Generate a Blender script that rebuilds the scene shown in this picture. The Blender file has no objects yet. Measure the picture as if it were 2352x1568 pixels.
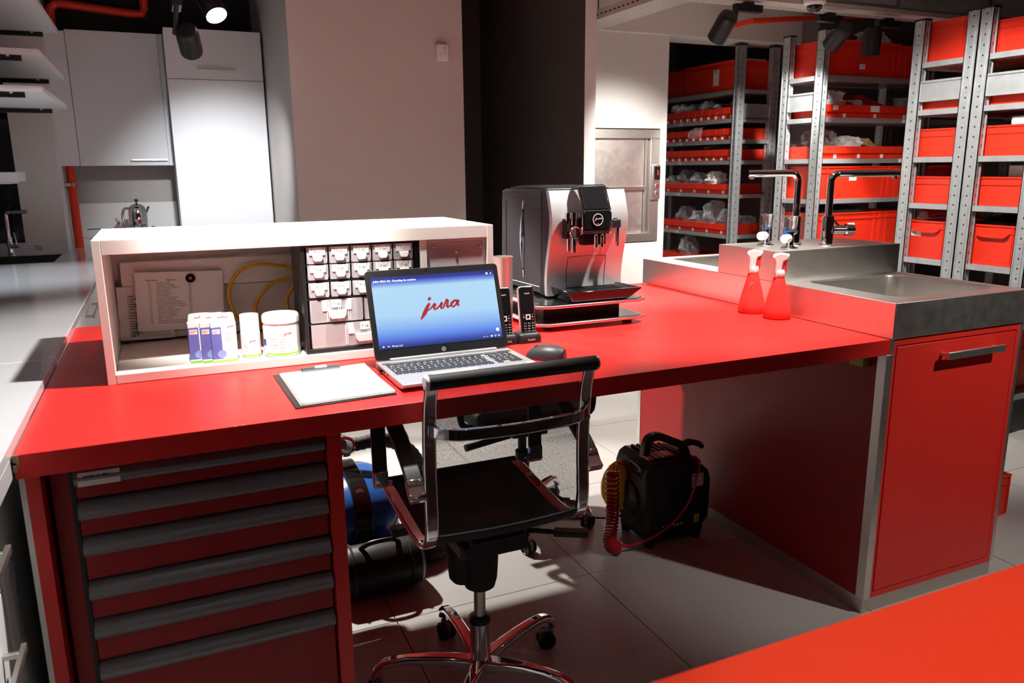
import bpy, bmesh, math, random
from mathutils import Vector, Matrix, noise
R = math.radians
random.seed(7)
sc = bpy.context.scene
col = sc.collection

# ------------------------------------------------------------------ camera
cd = bpy.data.cameras.new('camera')
cam = bpy.data.objects.new('camera', cd); col.objects.link(cam)
CT, CY, CR = R(12.488), R(24.0), R(.5326)
fw = Vector((math.sin(CY)*math.cos(CT), math.cos(CY)*math.cos(CT), -math.sin(CT)))
rt0 = Vector((math.cos(CY), -math.sin(CY), 0)); up0 = rt0.cross(fw)
rt = rt0*math.cos(CR) - up0*math.sin(CR); up = up0*math.cos(CR) + rt0*math.sin(CR)
m3 = Matrix((rt, up, -fw)).transposed()
cam.matrix_world = Matrix.Translation((0, 0, 1.38)) @ m3.to_4x4()
cd.sensor_width = 36; cd.lens = 36*1800.27/2352; cd.clip_start = .02
cd.dof.use_dof = True; cd.dof.focus_distance = 2.35; cd.dof.aperture_fstop = 6.3
sc.camera = cam

# ------------------------------------------------------------------ world, exposure
w = bpy.data.worlds.new('world'); sc.world = w; w.use_nodes = True
w.node_tree.nodes['Background'].inputs[0].default_value = (.9, .95, 1, 1)
w.node_tree.nodes['Background'].inputs[1].default_value = .01
sc.view_settings.view_transform = 'Standard'; sc.view_settings.look = 'None'
sc.view_settings.exposure = 1.1; sc.view_settings.gamma = 1; sc.view_settings.use_curve_mapping = False
try:
    sc.cycles.use_denoising = True; sc.cycles.max_bounces = 6; sc.cycles.diffuse_bounces = 3
    sc.cycles.use_adaptive_sampling = True; sc.cycles.adaptive_threshold = .05; sc.cycles.adaptive_min_samples = 16
    sc.cycles.transparent_max_bounces = 10; sc.cycles.sample_clamp_indirect = 4
    sc.cycles.caustics_reflective = True; sc.cycles.caustics_refractive = False
except Exception: pass

# ------------------------------------------------------------------ materials
MT = {}
def mat(name, c, rough=.5, metal=0, nscale=40, nvar=.06, bump=.0, bscale=None, coat=0, emit=None, es=0,
        trans=0, alpha=1, stretch=None, spec=.5, ior=1.45):
    m = bpy.data.materials.new(name); m.use_nodes = True; nt = m.node_tree; b = nt.nodes['Principled BSDF']
    tc = nt.nodes.new('ShaderNodeTexCoord'); mp = nt.nodes.new('ShaderNodeMapping')
    nt.links.new(tc.outputs['Object'], mp.inputs[0])
    if stretch: mp.inputs['Scale'].default_value = stretch
    n = nt.nodes.new('ShaderNodeTexNoise'); n.inputs['Scale'].default_value = nscale; n.inputs['Detail'].default_value = 4
    nt.links.new(mp.outputs[0], n.inputs['Vector'])
    rp = nt.nodes.new('ShaderNodeMix'); rp.data_type = 'RGBA'
    lo = [max(0, x*(1-nvar)) for x in c[:3]]; hi = [min(1, x*(1+nvar)) for x in c[:3]]
    rp.inputs[6].default_value = (*lo, 1); rp.inputs[7].default_value = (*hi, 1)
    nt.links.new(n.outputs['Fac'], rp.inputs[0]); nt.links.new(rp.outputs[2], b.inputs['Base Color'])
    mr = nt.nodes.new('ShaderNodeMapRange'); mr.inputs[3].default_value = max(0, rough*(1-.15)); mr.inputs[4].default_value = min(1, rough*1.15)
    nt.links.new(n.outputs['Fac'], mr.inputs[0]); nt.links.new(mr.outputs[0], b.inputs['Roughness'])
    b.inputs['Metallic'].default_value = metal; b.inputs['Specular IOR Level'].default_value = spec
    b.inputs['IOR'].default_value = ior
    if coat: b.inputs['Coat Weight'].default_value = coat; b.inputs['Coat Roughness'].default_value = .08
    if bump:
        bn = nt.nodes.new('ShaderNodeTexNoise'); bn.inputs['Scale'].default_value = bscale or nscale; bn.inputs['Detail'].default_value = 3
        nt.links.new(mp.outputs[0], bn.inputs['Vector'])
        bp = nt.nodes.new('ShaderNodeBump'); bp.inputs['Strength'].default_value = bump; bp.inputs['Distance'].default_value = .002
        nt.links.new(bn.outputs['Fac'], bp.inputs['Height']); nt.links.new(bp.outputs[0], b.inputs['Normal'])
    if emit: b.inputs['Emission Color'].default_value = (*emit, 1); b.inputs['Emission Strength'].default_value = es
    if trans: b.inputs['Transmission Weight'].default_value = trans
    if alpha < 1: b.inputs['Alpha'].default_value = alpha
    MT[name] = m; return m
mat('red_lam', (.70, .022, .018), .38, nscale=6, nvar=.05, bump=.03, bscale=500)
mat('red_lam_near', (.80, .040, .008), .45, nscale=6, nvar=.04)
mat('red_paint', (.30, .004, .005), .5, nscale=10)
mat('red_door', (.70, .026, .018), .42, nscale=8, bump=.02, bscale=600)
mat('crate_red', (.78, .032, .012), .36, nscale=12, nvar=.07, bump=.03, bscale=300)
mat('white_lam', (.86, .83, .78), .45, nscale=12, nvar=.03, bump=.03, bscale=700)
mat('cab_white', (.82, .83, .85), .5, nscale=60, nvar=.03, bump=.05, bscale=250)
mat('gloss_white', (.72, .74, .78), .12, nscale=5, nvar=.04, coat=.4)
mat('edge_wood', (.50, .36, .20), .7, nscale=60, nvar=.3)
mat('steel', (.78, .75, .71), .40, 1, nscale=30, nvar=.08, bump=.05, bscale=90, stretch=(1, 14, 1))
mat('steel_dark', (.62, .59, .55), .40, 1, nscale=30, nvar=.1, bump=.05, bscale=90, stretch=(1, 1, 14))
mat('chrome', (.88, .88, .90), .06, 1, nscale=20, nvar=.02)
mat('galv', (.50, .535, .55), .42, .6, nscale=25, nvar=.14, bump=.04, bscale=120)
mat('alu', (.70, .70, .71), .30, 1, nscale=40, nvar=.04, bump=.03, bscale=150, stretch=(14, 1, 1))
mat('silver_plastic', (.60, .60, .61), .33, .55, nscale=60, nvar=.03)
mat('black', (.012, .012, .013), .42, nscale=80, nvar=.2, bump=.06, bscale=500)
mat('black_gloss', (.008, .008, .009), .08, nscale=10, nvar=.1, coat=.5)
mat('black_soft', (.018, .018, .019), .62, nscale=120, nvar=.25, bump=.2, bscale=700)
mat('dark_grey', (.045, .047, .052), .42, nscale=100, nvar=.12, bump=.06, bscale=600)
mat('machine_side', (.034, .037, .044), .40, nscale=60, nvar=.08, bump=.05, bscale=400)
mat('grey_handle', (.21, .20, .22), .38, .3, nscale=40, nvar=.08, bump=.02)
mat('white_plastic', (.82, .82, .80), .38, nscale=30, nvar=.03)
mat('paper', (.86, .85, .83), .85, nscale=30, nvar=.03, bump=.04, bscale=60)
mat('paper_print', (.045, .04, .045), .8)
mat('label_white', (.85, .83, .80), .6)
mat('logo_red', (.60, .012, .016), .5)
mat('print_blue', (.045, .050, .30), .4, nscale=9, nvar=.5)
mat('print_sky', (.12, .16, .48), .4, nscale=9, nvar=.5)
mat('print_green', (.28, .60, .06), .45)
mat('print_pink', (.85, .55, .50), .5)
mat('print_grey', (.40, .40, .42), .6)
mat('tub_white', (.86, .85, .84), .3, nscale=20, nvar=.02, coat=.2)
mat('yellow_cable', (.72, .38, .012), .45, nscale=60, nvar=.15)
mat('yellow', (.85, .60, .02), .45)
mat('sign_blue', (.03, .06, .40), .45)
mat('orange', (.75, .25, .02), .5)
mat('coil_red', (.45, .010, .012), .25, coat=.3)
mat('pipe_red', (.80, .045, .010), .38, nscale=15, nvar=.08)
mat('wall_white', (.80, .78, .75), .85, nscale=25, nvar=.03, bump=.12, bscale=180)
mat('wall_grey', (.50, .455, .43), .85, nscale=12, nvar=.05, bump=.12, bscale=180)
mat('wall_pillar', (.64, .585, .555), .85, nscale=12, nvar=.04, bump=.12, bscale=180)
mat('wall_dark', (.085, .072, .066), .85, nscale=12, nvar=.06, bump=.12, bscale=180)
mat('wall_store', (.17, .135, .135), .9, nscale=12, nvar=.06, bump=.1, bscale=180)
mat('ceiling_black', (.030, .027, .025), .9, nscale=8, nvar=.15, bump=.15, bscale=90)
mat('ceiling_grey', (.42, .40, .385), .9, nscale=8, nvar=.05, bump=.1, bscale=90)
mat('ceiling_beige', (.52, .48, .45), .9, nscale=8, nvar=.05, bump=.1, bscale=90)
mat('tray_metal', (.62, .58, .54), .5, .3, nscale=20, nvar=.06)
mat('splash_black', (.010, .011, .015), .12, nscale=6, nvar=.3)
mat('tile', (.40, .385, .365), .42, nscale=3.5, nvar=.10, bump=.05, bscale=260)
mat('grout', (.10, .095, .09), .9, nscale=60, nvar=.2)
mat('cardboard', (.45, .27, .11), .8, nscale=30, nvar=.08)
mat('blue_plastic', (.015, .11, .42), .22, nscale=15, nvar=.1, coat=.4)
mat('grey_plastic', (.24, .23, .23), .45, nscale=40, nvar=.08)
mat('rubber', (.020, .020, .021), .7, nscale=60, nvar=.2)
mat('clear', (.80, .80, .83), .06, alpha=.20, nscale=14, nvar=.05, bump=.8, bscale=30)
mat('smoke_bag', (.40, .34, .34), .15, alpha=.24, nscale=14, nvar=.15, bump=.8, bscale=26)
mat('bag_white', (.85, .83, .82), .5, alpha=.93, nscale=20, nvar=.08, bump=.6, bscale=30)
mat('drawer_clear', (.60, .57, .59), .25, alpha=.62, nscale=20, nvar=.06)
mat('tongue', (.88, .86, .85), .22, nscale=20, nvar=.03)
mat('acrylic', (.80, .82, .84), .08, trans=.85, nscale=10, nvar=.02)
mat('crystal', (.95, .96, .98), .04, trans=.95, nscale=30, nvar=.04, bump=.5, bscale=60)
mat('bottle_red', (.75, .045, .035), .38, nscale=14, nvar=.05)
mat('badge_silver', (.80, .80, .82), .35, .35, nscale=20, nvar=.02)
mat('led_red', (.8, .02, .02), .5, emit=(1, .03, .03), es=1.2)
mat('lens', (1, 1, 1), .3, emit=(1, .98, .95), es=14)
mat('lens_dim', (.6, .6, .6), .2)
mat('green_socket', (.30, .42, .04), .45)
mat('scr_white', (.9, .9, .9), .5, emit=(.85, .92, 1), es=.4)
mat('scr_red', (.10, .005, .01), .6, emit=(.45, .015, .03), es=.30)
mat('scr_blue', (.05, .1, .4), .5, emit=(.45, .62, .95), es=.8)
def mesh_fabric():
    m = mat('sling', (.016, .016, .017), .7, nscale=90, nvar=.2)
    nt = m.node_tree; b = nt.nodes['Principled BSDF']
    tc = [n for n in nt.nodes if n.type == 'TEX_COORD'][0]
    mp = nt.nodes.new('ShaderNodeMapping'); mp.inputs['Scale'].default_value = (900, 900, 250)
    nt.links.new(tc.outputs['Object'], mp.inputs[0])
    n = nt.nodes.new('ShaderNodeTexNoise'); n.inputs['Scale'].default_value = 1; n.inputs['Detail'].default_value = 1
    nt.links.new(mp.outputs[0], n.inputs['Vector'])
    mr = nt.nodes.new('ShaderNodeMapRange'); mr.inputs[1].default_value = .35; mr.inputs[2].default_value = .65
    mr.inputs[3].default_value = .52; mr.inputs[4].default_value = .72
    nt.links.new(n.outputs['Fac'], mr.inputs[0]); nt.links.new(mr.outputs[0], b.inputs['Alpha'])
mesh_fabric()
def screen_mat():
    m = mat('display', (.02, .02, .03), .25)
    nt = m.node_tree; b = nt.nodes['Principled BSDF']
    tc = [n for n in nt.nodes if n.type == 'TEX_COORD'][0]
    sx = nt.nodes.new('ShaderNodeSeparateXYZ'); nt.links.new(tc.outputs['Generated'], sx.inputs[0])
    cr = nt.nodes.new('ShaderNodeValToRGB'); e = cr.color_ramp.elements
    data = [(0, (.004, .010, .09)), (.07, (.03, .10, .55)), (.16, (.12, .28, .90)), (.30, (.30, .54, .97)),
            (.45, (.46, .74, 1)), (.84, (.49, .77, 1)), (.90, (.14, .27, .82)), (.95, (.015, .03, .35)), (1, (.008, .015, .17))]
    while len(e) < len(data): e.new(.5)
    for el, (p, c) in zip(e, data): el.position = p; el.color = (*c, 1)
    nt.links.new(sx.outputs['Z'], cr.inputs[0])
    nt.links.new(cr.outputs[0], b.inputs['Emission Color']); b.inputs['Emission Strength'].default_value = .42
screen_mat()

# ------------------------------------------------------------------ mesh helpers
def lab(o, label=None, cat=None, group=None, kind=None):
    if label: o['label'] = label
    if cat: o['category'] = cat
    if group: o['group'] = group
    if kind: o['kind'] = kind
    return o
def wm(o):
    m = o.matrix_basis.copy()
    while o.parent: o = o.parent; m = o.matrix_basis @ m
    return m
def T(name, label, cat, loc=(0, 0, 0), rz=0, group=None):
    o = bpy.data.objects.new(name, None); col.objects.link(o); o.empty_display_size = .05
    o.location = loc; o.rotation_euler = (0, 0, rz)
    return lab(o, label, cat, group)
TXT = {}
def textmesh(s, align='CENTER', spacing=1.0, bold=0):
    k = (s, align, spacing, bold)
    if k not in TXT:
        cu = bpy.data.curves.new('t', 'FONT'); cu.body = s; cu.align_x = align; cu.resolution_u = 2
        cu.space_line = spacing; cu.offset = bold
        ob = bpy.data.objects.new('t', cu); col.objects.link(ob)
        dg = bpy.context.evaluated_depsgraph_get(); dg.update()
        me = bpy.data.meshes.new_from_object(ob.evaluated_get(dg))
        TXT[k] = ([tuple(v.co) for v in me.vertices], [tuple(p.vertices) for p in me.polygons])
        bpy.data.objects.remove(ob); bpy.data.curves.remove(cu); bpy.data.meshes.remove(me)
    return TXT[k]
class MB:
    def __init__(s): s.v = []; s.f = []; s.m = []
    def add(s, vs, fs, m=0):
        o = len(s.v); s.v += [tuple(v) for v in vs]
        for f in fs: s.f.append(tuple(i+o for i in f)); s.m.append(m)
        return s
    def box(s, x0, x1, y0, y1, z0, z1, m=0):
        return s.add([(x0,y0,z0),(x1,y0,z0),(x1,y1,z0),(x0,y1,z0),(x0,y0,z1),(x1,y0,z1),(x1,y1,z1),(x0,y1,z1)],
                     [(0,3,2,1),(4,5,6,7),(0,1,5,4),(1,2,6,5),(2,3,7,6),(3,0,4,7)], m)
    def obox(s, mx, sx, sy, sz, m=0):
        return s.add([mx @ Vector((a*sx/2, b*sy/2, c*sz/2)) for c in (-1,1) for a, b in ((-1,-1),(1,-1),(1,1),(-1,1))],
                     [(0,3,2,1),(4,5,6,7),(0,1,5,4),(1,2,6,5),(2,3,7,6),(3,0,4,7)], m)
    def cyl(s, p0, p1, r0, r1=None, n=16, m=0, caps=True):
        return s.tube([p0, p1], [r0, r0 if r1 is None else r1], n, m, caps)
    def tube(s, pts, r, n=8, m=0, caps=True, closed=False):
        pts = [Vector(p) for p in pts]; N = len(pts)
        rs = r if isinstance(r, (list, tuple)) else [r]*N
        tg = []
        for i in range(N):
            a = pts[i-1] if (i or closed) else pts[i]; b = pts[(i+1) % N] if (i < N-1 or closed) else pts[i]
            t = (b-a); tg.append(t.normalized() if t.length > 1e-9 else Vector((0,0,1)))
        u = tg[0].orthogonal().normalized(); vs = []
        for i in range(N):
            u = (u - tg[i]*u.dot(tg[i]))
            u = u.normalized() if u.length > 1e-6 else tg[i].orthogonal().normalized()
            w_ = tg[i].cross(u)
            for k in range(n):
                a = 2*math.pi*k/n; vs.append(pts[i] + (u*math.cos(a) + w_*math.sin(a))*rs[i])
        fs = []
        for i in range(N if closed else N-1):
            j = (i+1) % N
            for k in range(n): fs.append((i*n+k, i*n+(k+1)%n, j*n+(k+1)%n, j*n+k))
        if caps and not closed: fs += [tuple(range(n))[::-1], tuple((N-1)*n+k for k in range(n))]
        return s.add(vs, fs, m)
    def band(s, pts, side, wd, th, m=0, closed=False):
        # flat rectangular section swept along pts; `side` = fixed direction of the width
        pts = [Vector(p) for p in pts]; sd = Vector(side).normalized(); N = len(pts); vs = []
        for i in range(N):
            t = (pts[min(i+1, N-1)] - pts[max(i-1, 0)]).normalized(); nn = t.cross(sd).normalized()
            W = wd[i] if isinstance(wd, (list, tuple)) else wd; H = th[i] if isinstance(th, (list, tuple)) else th
            for a, b in ((-1,-1),(1,-1),(1,1),(-1,1)): vs.append(pts[i] + sd*a*W/2 + nn*b*H/2)
        fs = [(i*4+k, i*4+(k+1)%4, i*4+4+(k+1)%4, i*4+4+k) for i in range(N-1) for k in range(4)]
        fs += [(3,2,1,0), tuple((N-1)*4+k for k in range(4))]
        return s.add(vs, fs, m)
    def lathe(s, prof, c=(0,0,0), n=24, m=0, mx=None, caps=True):
        vs = []; mx = mx or Matrix.Translation(c)
        for r, z in prof:
            for k in range(n):
                a = 2*math.pi*k/n; vs.append(mx @ Vector((r*math.cos(a), r*math.sin(a), z)))
        fs = [(i*n+k, i*n+(k+1)%n, i*n+n+(k+1)%n, i*n+n+k) for i in range(len(prof)-1) for k in range(n)]
        if caps:
            if prof[0][0] > 1e-6: fs.append(tuple(range(n))[::-1])
            if prof[-1][0] > 1e-6: fs.append(tuple((len(prof)-1)*n+k for k in range(n)))
        return s.add(vs, fs, m)
    def prism(s, poly, a, b, axis='z', m=0):
        def P(p, h): return {'z': (p[0], p[1], h), 'y': (p[0], h, p[1]), 'x': (h, p[0], p[1])}[axis]
        n = len(poly); vs = [P(p, a) for p in poly] + [P(p, b) for p in poly]
        fs = [tuple(range(n))[::-1], tuple(range(n, 2*n))] + [(i, (i+1) % n, n+(i+1) % n, n+i) for i in range(n)]
        return s.add(vs, fs, m)
    def text(s, t, mx, size, m=0, align='CENTER', spacing=1.0, bold=0):
        vs, fs = textmesh(t, align, spacing, bold)
        return s.add([mx @ Vector((x*size, y*size, 0)) for x, y, _ in vs], fs, m)
    def strokes(s, st, mx, m=0):
        for pl in st:
            n = len(pl); L = []; Rr = []
            for i, (x, y, r) in enumerate(pl):
                a = pl[max(i-1, 0)]; b = pl[min(i+1, n-1)]; dx, dy = b[0]-a[0], b[1]-a[1]; d = math.hypot(dx, dy) or 1
                L.append(mx @ Vector((x-dy/d*r, y+dx/d*r, 0))); Rr.append(mx @ Vector((x+dy/d*r, y-dx/d*r, 0)))
            s.add(L+Rr, [(i, i+1, n+i+1, n+i) for i in range(n-1)], m)
        return s
    def ribbon(s, x0, x1, y0, y1, mx, m=0):
        return s.add([mx @ Vector((a, b, 0)) for a, b in ((x0,y0),(x1,y0),(x1,y1),(x0,y1))], [(0,1,2,3)], m)
    def build(s, name, mats, parent=None, label=None, cat=None, group=None, kind=None, smooth=True, bev=0, seg=2, local=False, sharp=32, sub=0, solid=0):
        if isinstance(mats, str): mats = [mats]
        vs = [Vector(v) for v in s.v]; loc = Vector((0,0,0))
        if parent is not None and not local:
            inv = wm(parent).inverted(); vs = [inv @ v for v in vs]
        if parent is None and not local:
            xs = [v.x for v in vs]; ys = [v.y for v in vs]
            loc = Vector(((min(xs)+max(xs))/2, (min(ys)+max(ys))/2, min(v.z for v in vs))); vs = [v-loc for v in vs]
        me = bpy.data.meshes.new(name); me.from_pydata([tuple(v) for v in vs], [], s.f)
        for k in mats: me.materials.append(MT[k])
        if len(mats) > 1: me.polygons.foreach_set('material_index', s.m)
        bm = bmesh.new(); bm.from_mesh(me); bmesh.ops.recalc_face_normals(bm, faces=bm.faces); bm.to_mesh(me); bm.free()
        if smooth: me.shade_smooth(); me.set_sharp_from_angle(angle=R(sharp))
        o = bpy.data.objects.new(name, me); col.objects.link(o); o.location = loc; o.parent = parent
        if solid:
            md = o.modifiers.new('solid', 'SOLIDIFY'); md.thickness = solid; md.offset = 0
        if bev:
            md = o.modifiers.new('bevel', 'BEVEL'); md.width = bev; md.segments = seg; md.limit_method = 'ANGLE'; md.angle_limit = R(40)
        if sub:
            md = o.modifiers.new('sub', 'SUBSURF'); md.levels = sub; md.render_levels = sub
        return lab(o, label, cat, group, kind)
def copy_tree(o, parent=None, loc=None, rz=None, label=None, group=None):
    c = o.copy(); col.objects.link(c); c.parent = parent
    if loc is not None: c.location = loc
    if rz is not None: c.rotation_euler = (0, 0, rz)
    if label: c['label'] = label
    if group: c['group'] = group
    for ch in list(o.children): copy_tree(ch, c)
    return c
def bezier(p, n=8):
    # smooth polyline through points (Catmull-Rom)
    p = [Vector(q) for q in p]; out = []
    for i in range(len(p)-1):
        a = p[max(i-1, 0)]; b = p[i]; c = p[i+1]; d = p[min(i+2, len(p)-1)]
        for k in range(n):
            t = k/n; out.append(.5*((2*b)+(c-a)*t+(2*a-5*b+4*c-d)*t*t+(3*b-a-3*c+d)*t**3))
    return out+[p[-1]]
def FR(x, y, z):   # frame on a face that looks to -Y: local x -> X, local y -> Z
    return Matrix(((1,0,0,x),(0,0,-1,y),(0,1,0,z),(0,0,0,1)))
def LOGO(mx, size):
    st = [[(712,482,13),(744,450,13)], [(724,520,12),(690,562,16),(648,634,21),(590,710,7)],
          [(664,618,6),(720,592,7),(765,552,9),(792,528,11)], [(797,528,13),(772,574,14),(776,598,12),(802,596,9),(850,560,8),(882,524,10)],
          [(884,520,13),(860,568,14),(864,596,11),(888,590,9),(925,530,10),(956,484,12)], [(934,492,10),(966,502,10),(952,545,12),(938,588,14)],
          [(940,592,9),(975,576,7),(1004,552,7)], [(1094,516,10),(1050,510,12),(1006,540,14),(996,572,13),(1020,588,10),(1056,566,9),(1092,512,10)],
          [(1099,504,13),(1082,552,14),(1084,578,10),(1108,570,5)]]
    k = size/520; W = 1.28
    return [[((x-850)*k, (590-y)*k, r*k*W) for x, y, r in pl] for pl in st]
def rrect(w, h, r, n=4, cx=0, cy=0):
    out = []
    for sx, sy, a0 in ((1,1,0),(-1,1,90),(-1,-1,180),(1,-1,270)):
        for k in range(n+1):
            a = R(a0+90*k/n); out.append((cx+sx*(w/2-r)+r*math.cos(a), cy+sy*(h/2-r)+r*math.sin(a)))
    return out
ZD = .884

# ------------------------------------------------------------------ structure
def struct(mb, name, m, parent=None, **k):
    return mb.build(name, m, parent, kind='structure' if parent is None else None, smooth=False, **k)
floor = struct(MB().box(-1.35, 6.4, -1.2, 7.2, -.05, -.004), 'floor', 'grout')
TS = .69
tile_me = None
for i in range(-4, 8):
    for j in range(-5, 8):
        x0 = 1.25 + TS*i; y0 = 2.165 + TS*j
        if x0 < -1.3 or x0+TS > 6.3 or y0 > 6.4 or y0 < -1.1: continue
        if tile_me is None:
            t = MB().box(-TS/2+.0016, TS/2-.0016, -TS/2+.0016, TS/2-.0016, -.004, 0).build('floor_tile', 'tile', floor, smooth=False, local=True)
            tile_me = t.data
        else:
            t = bpy.data.objects.new('floor_tile', tile_me); col.objects.link(t); t.parent = floor
        t.location = Vector((x0+TS/2, y0+TS/2, 0)) - floor.location
struct(MB().box(-1.35, 6.4, 6.2, 6.3, 0, 3), 'wall_back', 'wall_grey')
struct(MB().box(-1.35, 1.2, 6.17, 6.2, 2.26, 3), 'trim_1', 'ceiling_black')
struct(MB().box(-1.35, -1.25, -1.2, 6.2, 0, 3), 'wall_left', 'wall_store')
struct(MB().box(6.3, 6.4, -1.2, 6.2, 0, 3), 'wall_right', 'wall_store')
struct(MB().box(-1.35, 6.4, -1.3, -1.2, 0, 3), 'wall_front', 'wall_dark')
struct(MB().box(-1.35, 6.4, -1.3, 4.2, 3, 3.1), 'ceiling', 'ceiling_grey')
struct(MB().box(-1.35, 6.4, 4.2, 6.3, 3, 3.1), 'ceiling_kitchen', 'ceiling_black')
struct(MB().box(.735, 1.744, 4.6, 6.2, 0, 3), 'wall_pillar', 'wall_pillar')
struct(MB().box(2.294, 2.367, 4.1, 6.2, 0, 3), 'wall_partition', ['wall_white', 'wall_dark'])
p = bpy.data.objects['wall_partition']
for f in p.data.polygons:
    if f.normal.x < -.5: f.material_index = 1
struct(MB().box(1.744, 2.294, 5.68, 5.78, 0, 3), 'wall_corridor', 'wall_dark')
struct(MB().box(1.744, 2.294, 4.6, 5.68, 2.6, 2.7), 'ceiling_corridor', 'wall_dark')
# dumbwaiter wall with an opening is closed by the dumbwaiter itself
wd_ = MB().box(2.367, 2.55, 4.7, 4.9, 0, 2.245).box(3.232, 3.283, 4.7, 4.9, 0, 2.245).box(2.55, 3.232, 4.7, 4.9, 0, .858).box(2.55, 3.232, 4.7, 4.9, 1.636, 2.245).box(2.55, 3.232, 4.86, 4.9, .858, 1.636)
struct(wd_, 'wall_dumbwaiter', 'wall_white')
struct(MB().box(2.367, 4.42, 4.67, 4.95, 2.245, 3), 'trim_2', 'wall_white')
struct(MB().box(3.283, 3.3, 4.9, 6.2, 0, 2.245), 'wall_alcove', 'wall_store')
struct(MB().box(4.42, 4.52, 4.5, 6.2, 0, 3), 'wall_store_side', 'wall_store')
struct(MB().box(4.52, 6.3, 4.5, 4.6, 0, 3), 'wall_store_back', 'wall_store')
struct(MB().box(2.367, 6.3, 2.9, 4.68, 2.47, 2.55), 'ceiling_store', 'ceiling_beige')

# ------------------------------------------------------------------ spot lamps on tracks
def spot(label, mount, can, aim, power, angle=50, blend=.5, color=(1, .96, .9), lens=True, axis='x', group=None, rad=.03, stem=None):
    mount, can, aim = Vector(mount), Vector(can), Vector(aim)
    t = T('spotlight', label, 'spotlight', mount, 0, group)
    a = MB()
    if axis == 'x': a.box(mount.x-.085, mount.x+.085, mount.y-.02, mount.y+.02, mount.z-.05, mount.z-.012)
    else: a.box(mount.x-.02, mount.x+.02, mount.y-.085, mount.y+.085, mount.z-.05, mount.z-.012)
    a.box(mount.x-.03, mount.x+.03, mount.y-.016, mount.y+.016, mount.z-.012, mount.z)
    a.build('adapter', 'black', t, bev=.002)
    if stem is None and mount.z > 2.5: stem = 3.0
    if stem: MB().cyl((mount.x, mount.y, mount.z-.001), (mount.x, mount.y, stem), .008, n=10).build('stem', 'black', t)
    d = (aim-can).normalized(); back = can-d*.075; front = can+d*.075
    q = Vector((0,0,1)).rotation_difference(d).to_matrix().to_4x4(); q.translation = back
    j = Vector((mount.x + (.07 if back.x > mount.x else -.07)*(axis == 'x'), mount.y + (.07 if back.y > mount.y else -.07)*(axis != 'x'), mount.z-.03))
    side = d.cross(Vector((0,0,1))); side = side.normalized() if side.length > .05 else Vector((1,0,0))
    pv = can - d*.04 + side*.052*(1 if side.dot(j-can) > 0 else -1)
    MB().tube([j, (j+pv)/2 + Vector((0,0,.012)), pv], .011, 8).build('arm', 'black', t)
    MB().lathe([(.040,0),(.048,.012),(.050,.03),(.050,.15),(.0465,.15),(.0455,.125)], mx=q, n=28).build('can', 'black', t)
    MB().lathe([(0,.128),(.0455,.128)], mx=q, n=24, caps=False).build('lens', 'lens' if lens else 'lens_dim', t)
    ld = bpy.data.lights.new('spot_light', 'SPOT'); ld.energy = power; ld.spot_size = R(angle); ld.spot_blend = blend
    ld.color = color; ld.shadow_soft_size = rad
    lo = bpy.data.objects.new('spot_light', ld); col.objects.link(lo); lo.parent = t
    lo.matrix_basis = Matrix.Translation(front + d*.004 - mount) @ Vector((0,0,-1)).rotation_difference(d).to_matrix().to_4x4()
    return t
WARM = (1, .95, .89); COOL = (.93, .97, 1)
spot('black can spotlight turned away towards the tall white cabinet', (.165, 3.98, 2.13), (.205, 4.02, 1.955), (.46, 5.6, 1.10), 62, 60, 1, COOL, axis='y', stem=2.241)
spot('lit black spotlight whose glowing lens faces the desk', (.37, 3.96, 2.24), (.309, 4.02, 2.12), (1.05, 2.55, .0), 210, 56, .35, WARM)
spot('black can spotlight beside the perforated cable tray, aimed at the dumbwaiter wall', (2.93, 3.5, 2.215), (2.775, 3.5, 2.085), (2.82, 4.7, .95), 80, 84, 1, WARM, lens=False)
spot('black can spotlight just right of the white dome camera', (3.50, 3.5, 2.2), (3.575, 3.5, 2.085), (3.75, 4.5, 1.35), 55, 66, .7, WARM, lens=False)
spot('black can spotlight hanging straight down before the top red crates', (3.95, 3.5, 2.2), (3.835, 3.5, 2.065), (3.84, 3.62, .3), 45, 74, .6, WARM, lens=False)
# unseen ceiling spots over the desk and behind the camera, some added as fill
G = 'unseen ceiling spotlights out of frame'
L_ = 'unseen black can spotlight hung above the frame'
spot(L_, (.60, 1.86, 2.56), (.60, 1.86, 2.45), (.26, 2.18, .88), 108, 74, .4, WARM, group=G)
spot(L_, (1.75, 1.80, 2.56), (1.75, 1.80, 2.45), (1.58, 2.25, .9), 130, 66, .7, WARM, group=G)
spot(L_, (.05, 1.32, 2.56), (.05, 1.32, 2.45), (.30, 2.40, 1.0), 135, 34, .7, WARM, group=G)  # unseen lamp added to brighten the inside of the white shelf unit
spot(L_, (-.80, .95, 2.56), (-.80, .95, 2.45), (-.85, 1.3, .9), 60, 36, .7, COOL, group=G)  # unseen lamp added to brighten the near end of the white worktop
spot(L_, (-.75, 3.7, 2.56), (-.75, 3.7, 2.45), (-.75, 4.6, .9), 45, 80, .8, COOL, group=G)  # unseen lamp added as fill for the far worktop and kitchen
spot(L_, (2.75, 2.35, 2.56), (2.75, 2.35, 2.45), (3.7, 2.80, 1.1), 98, 80, .6, WARM, group=G)
spot(L_, (2.75, .2, 2.56), (2.75, .2, 2.45), (2.35, 1.55, .5), 60, 42, .8, WARM, group=G)
spot(L_, (.74, .12, 2.56), (.74, .12, 2.45), (.74, .22, .8), 40, 42, .5, WARM, group=G)
spot(L_, (2.3, 3.1, 2.56), (2.3, 3.1, 2.45), (1.9, 3.4, 0), 120, 80, .5, WARM, group=G)
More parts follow.
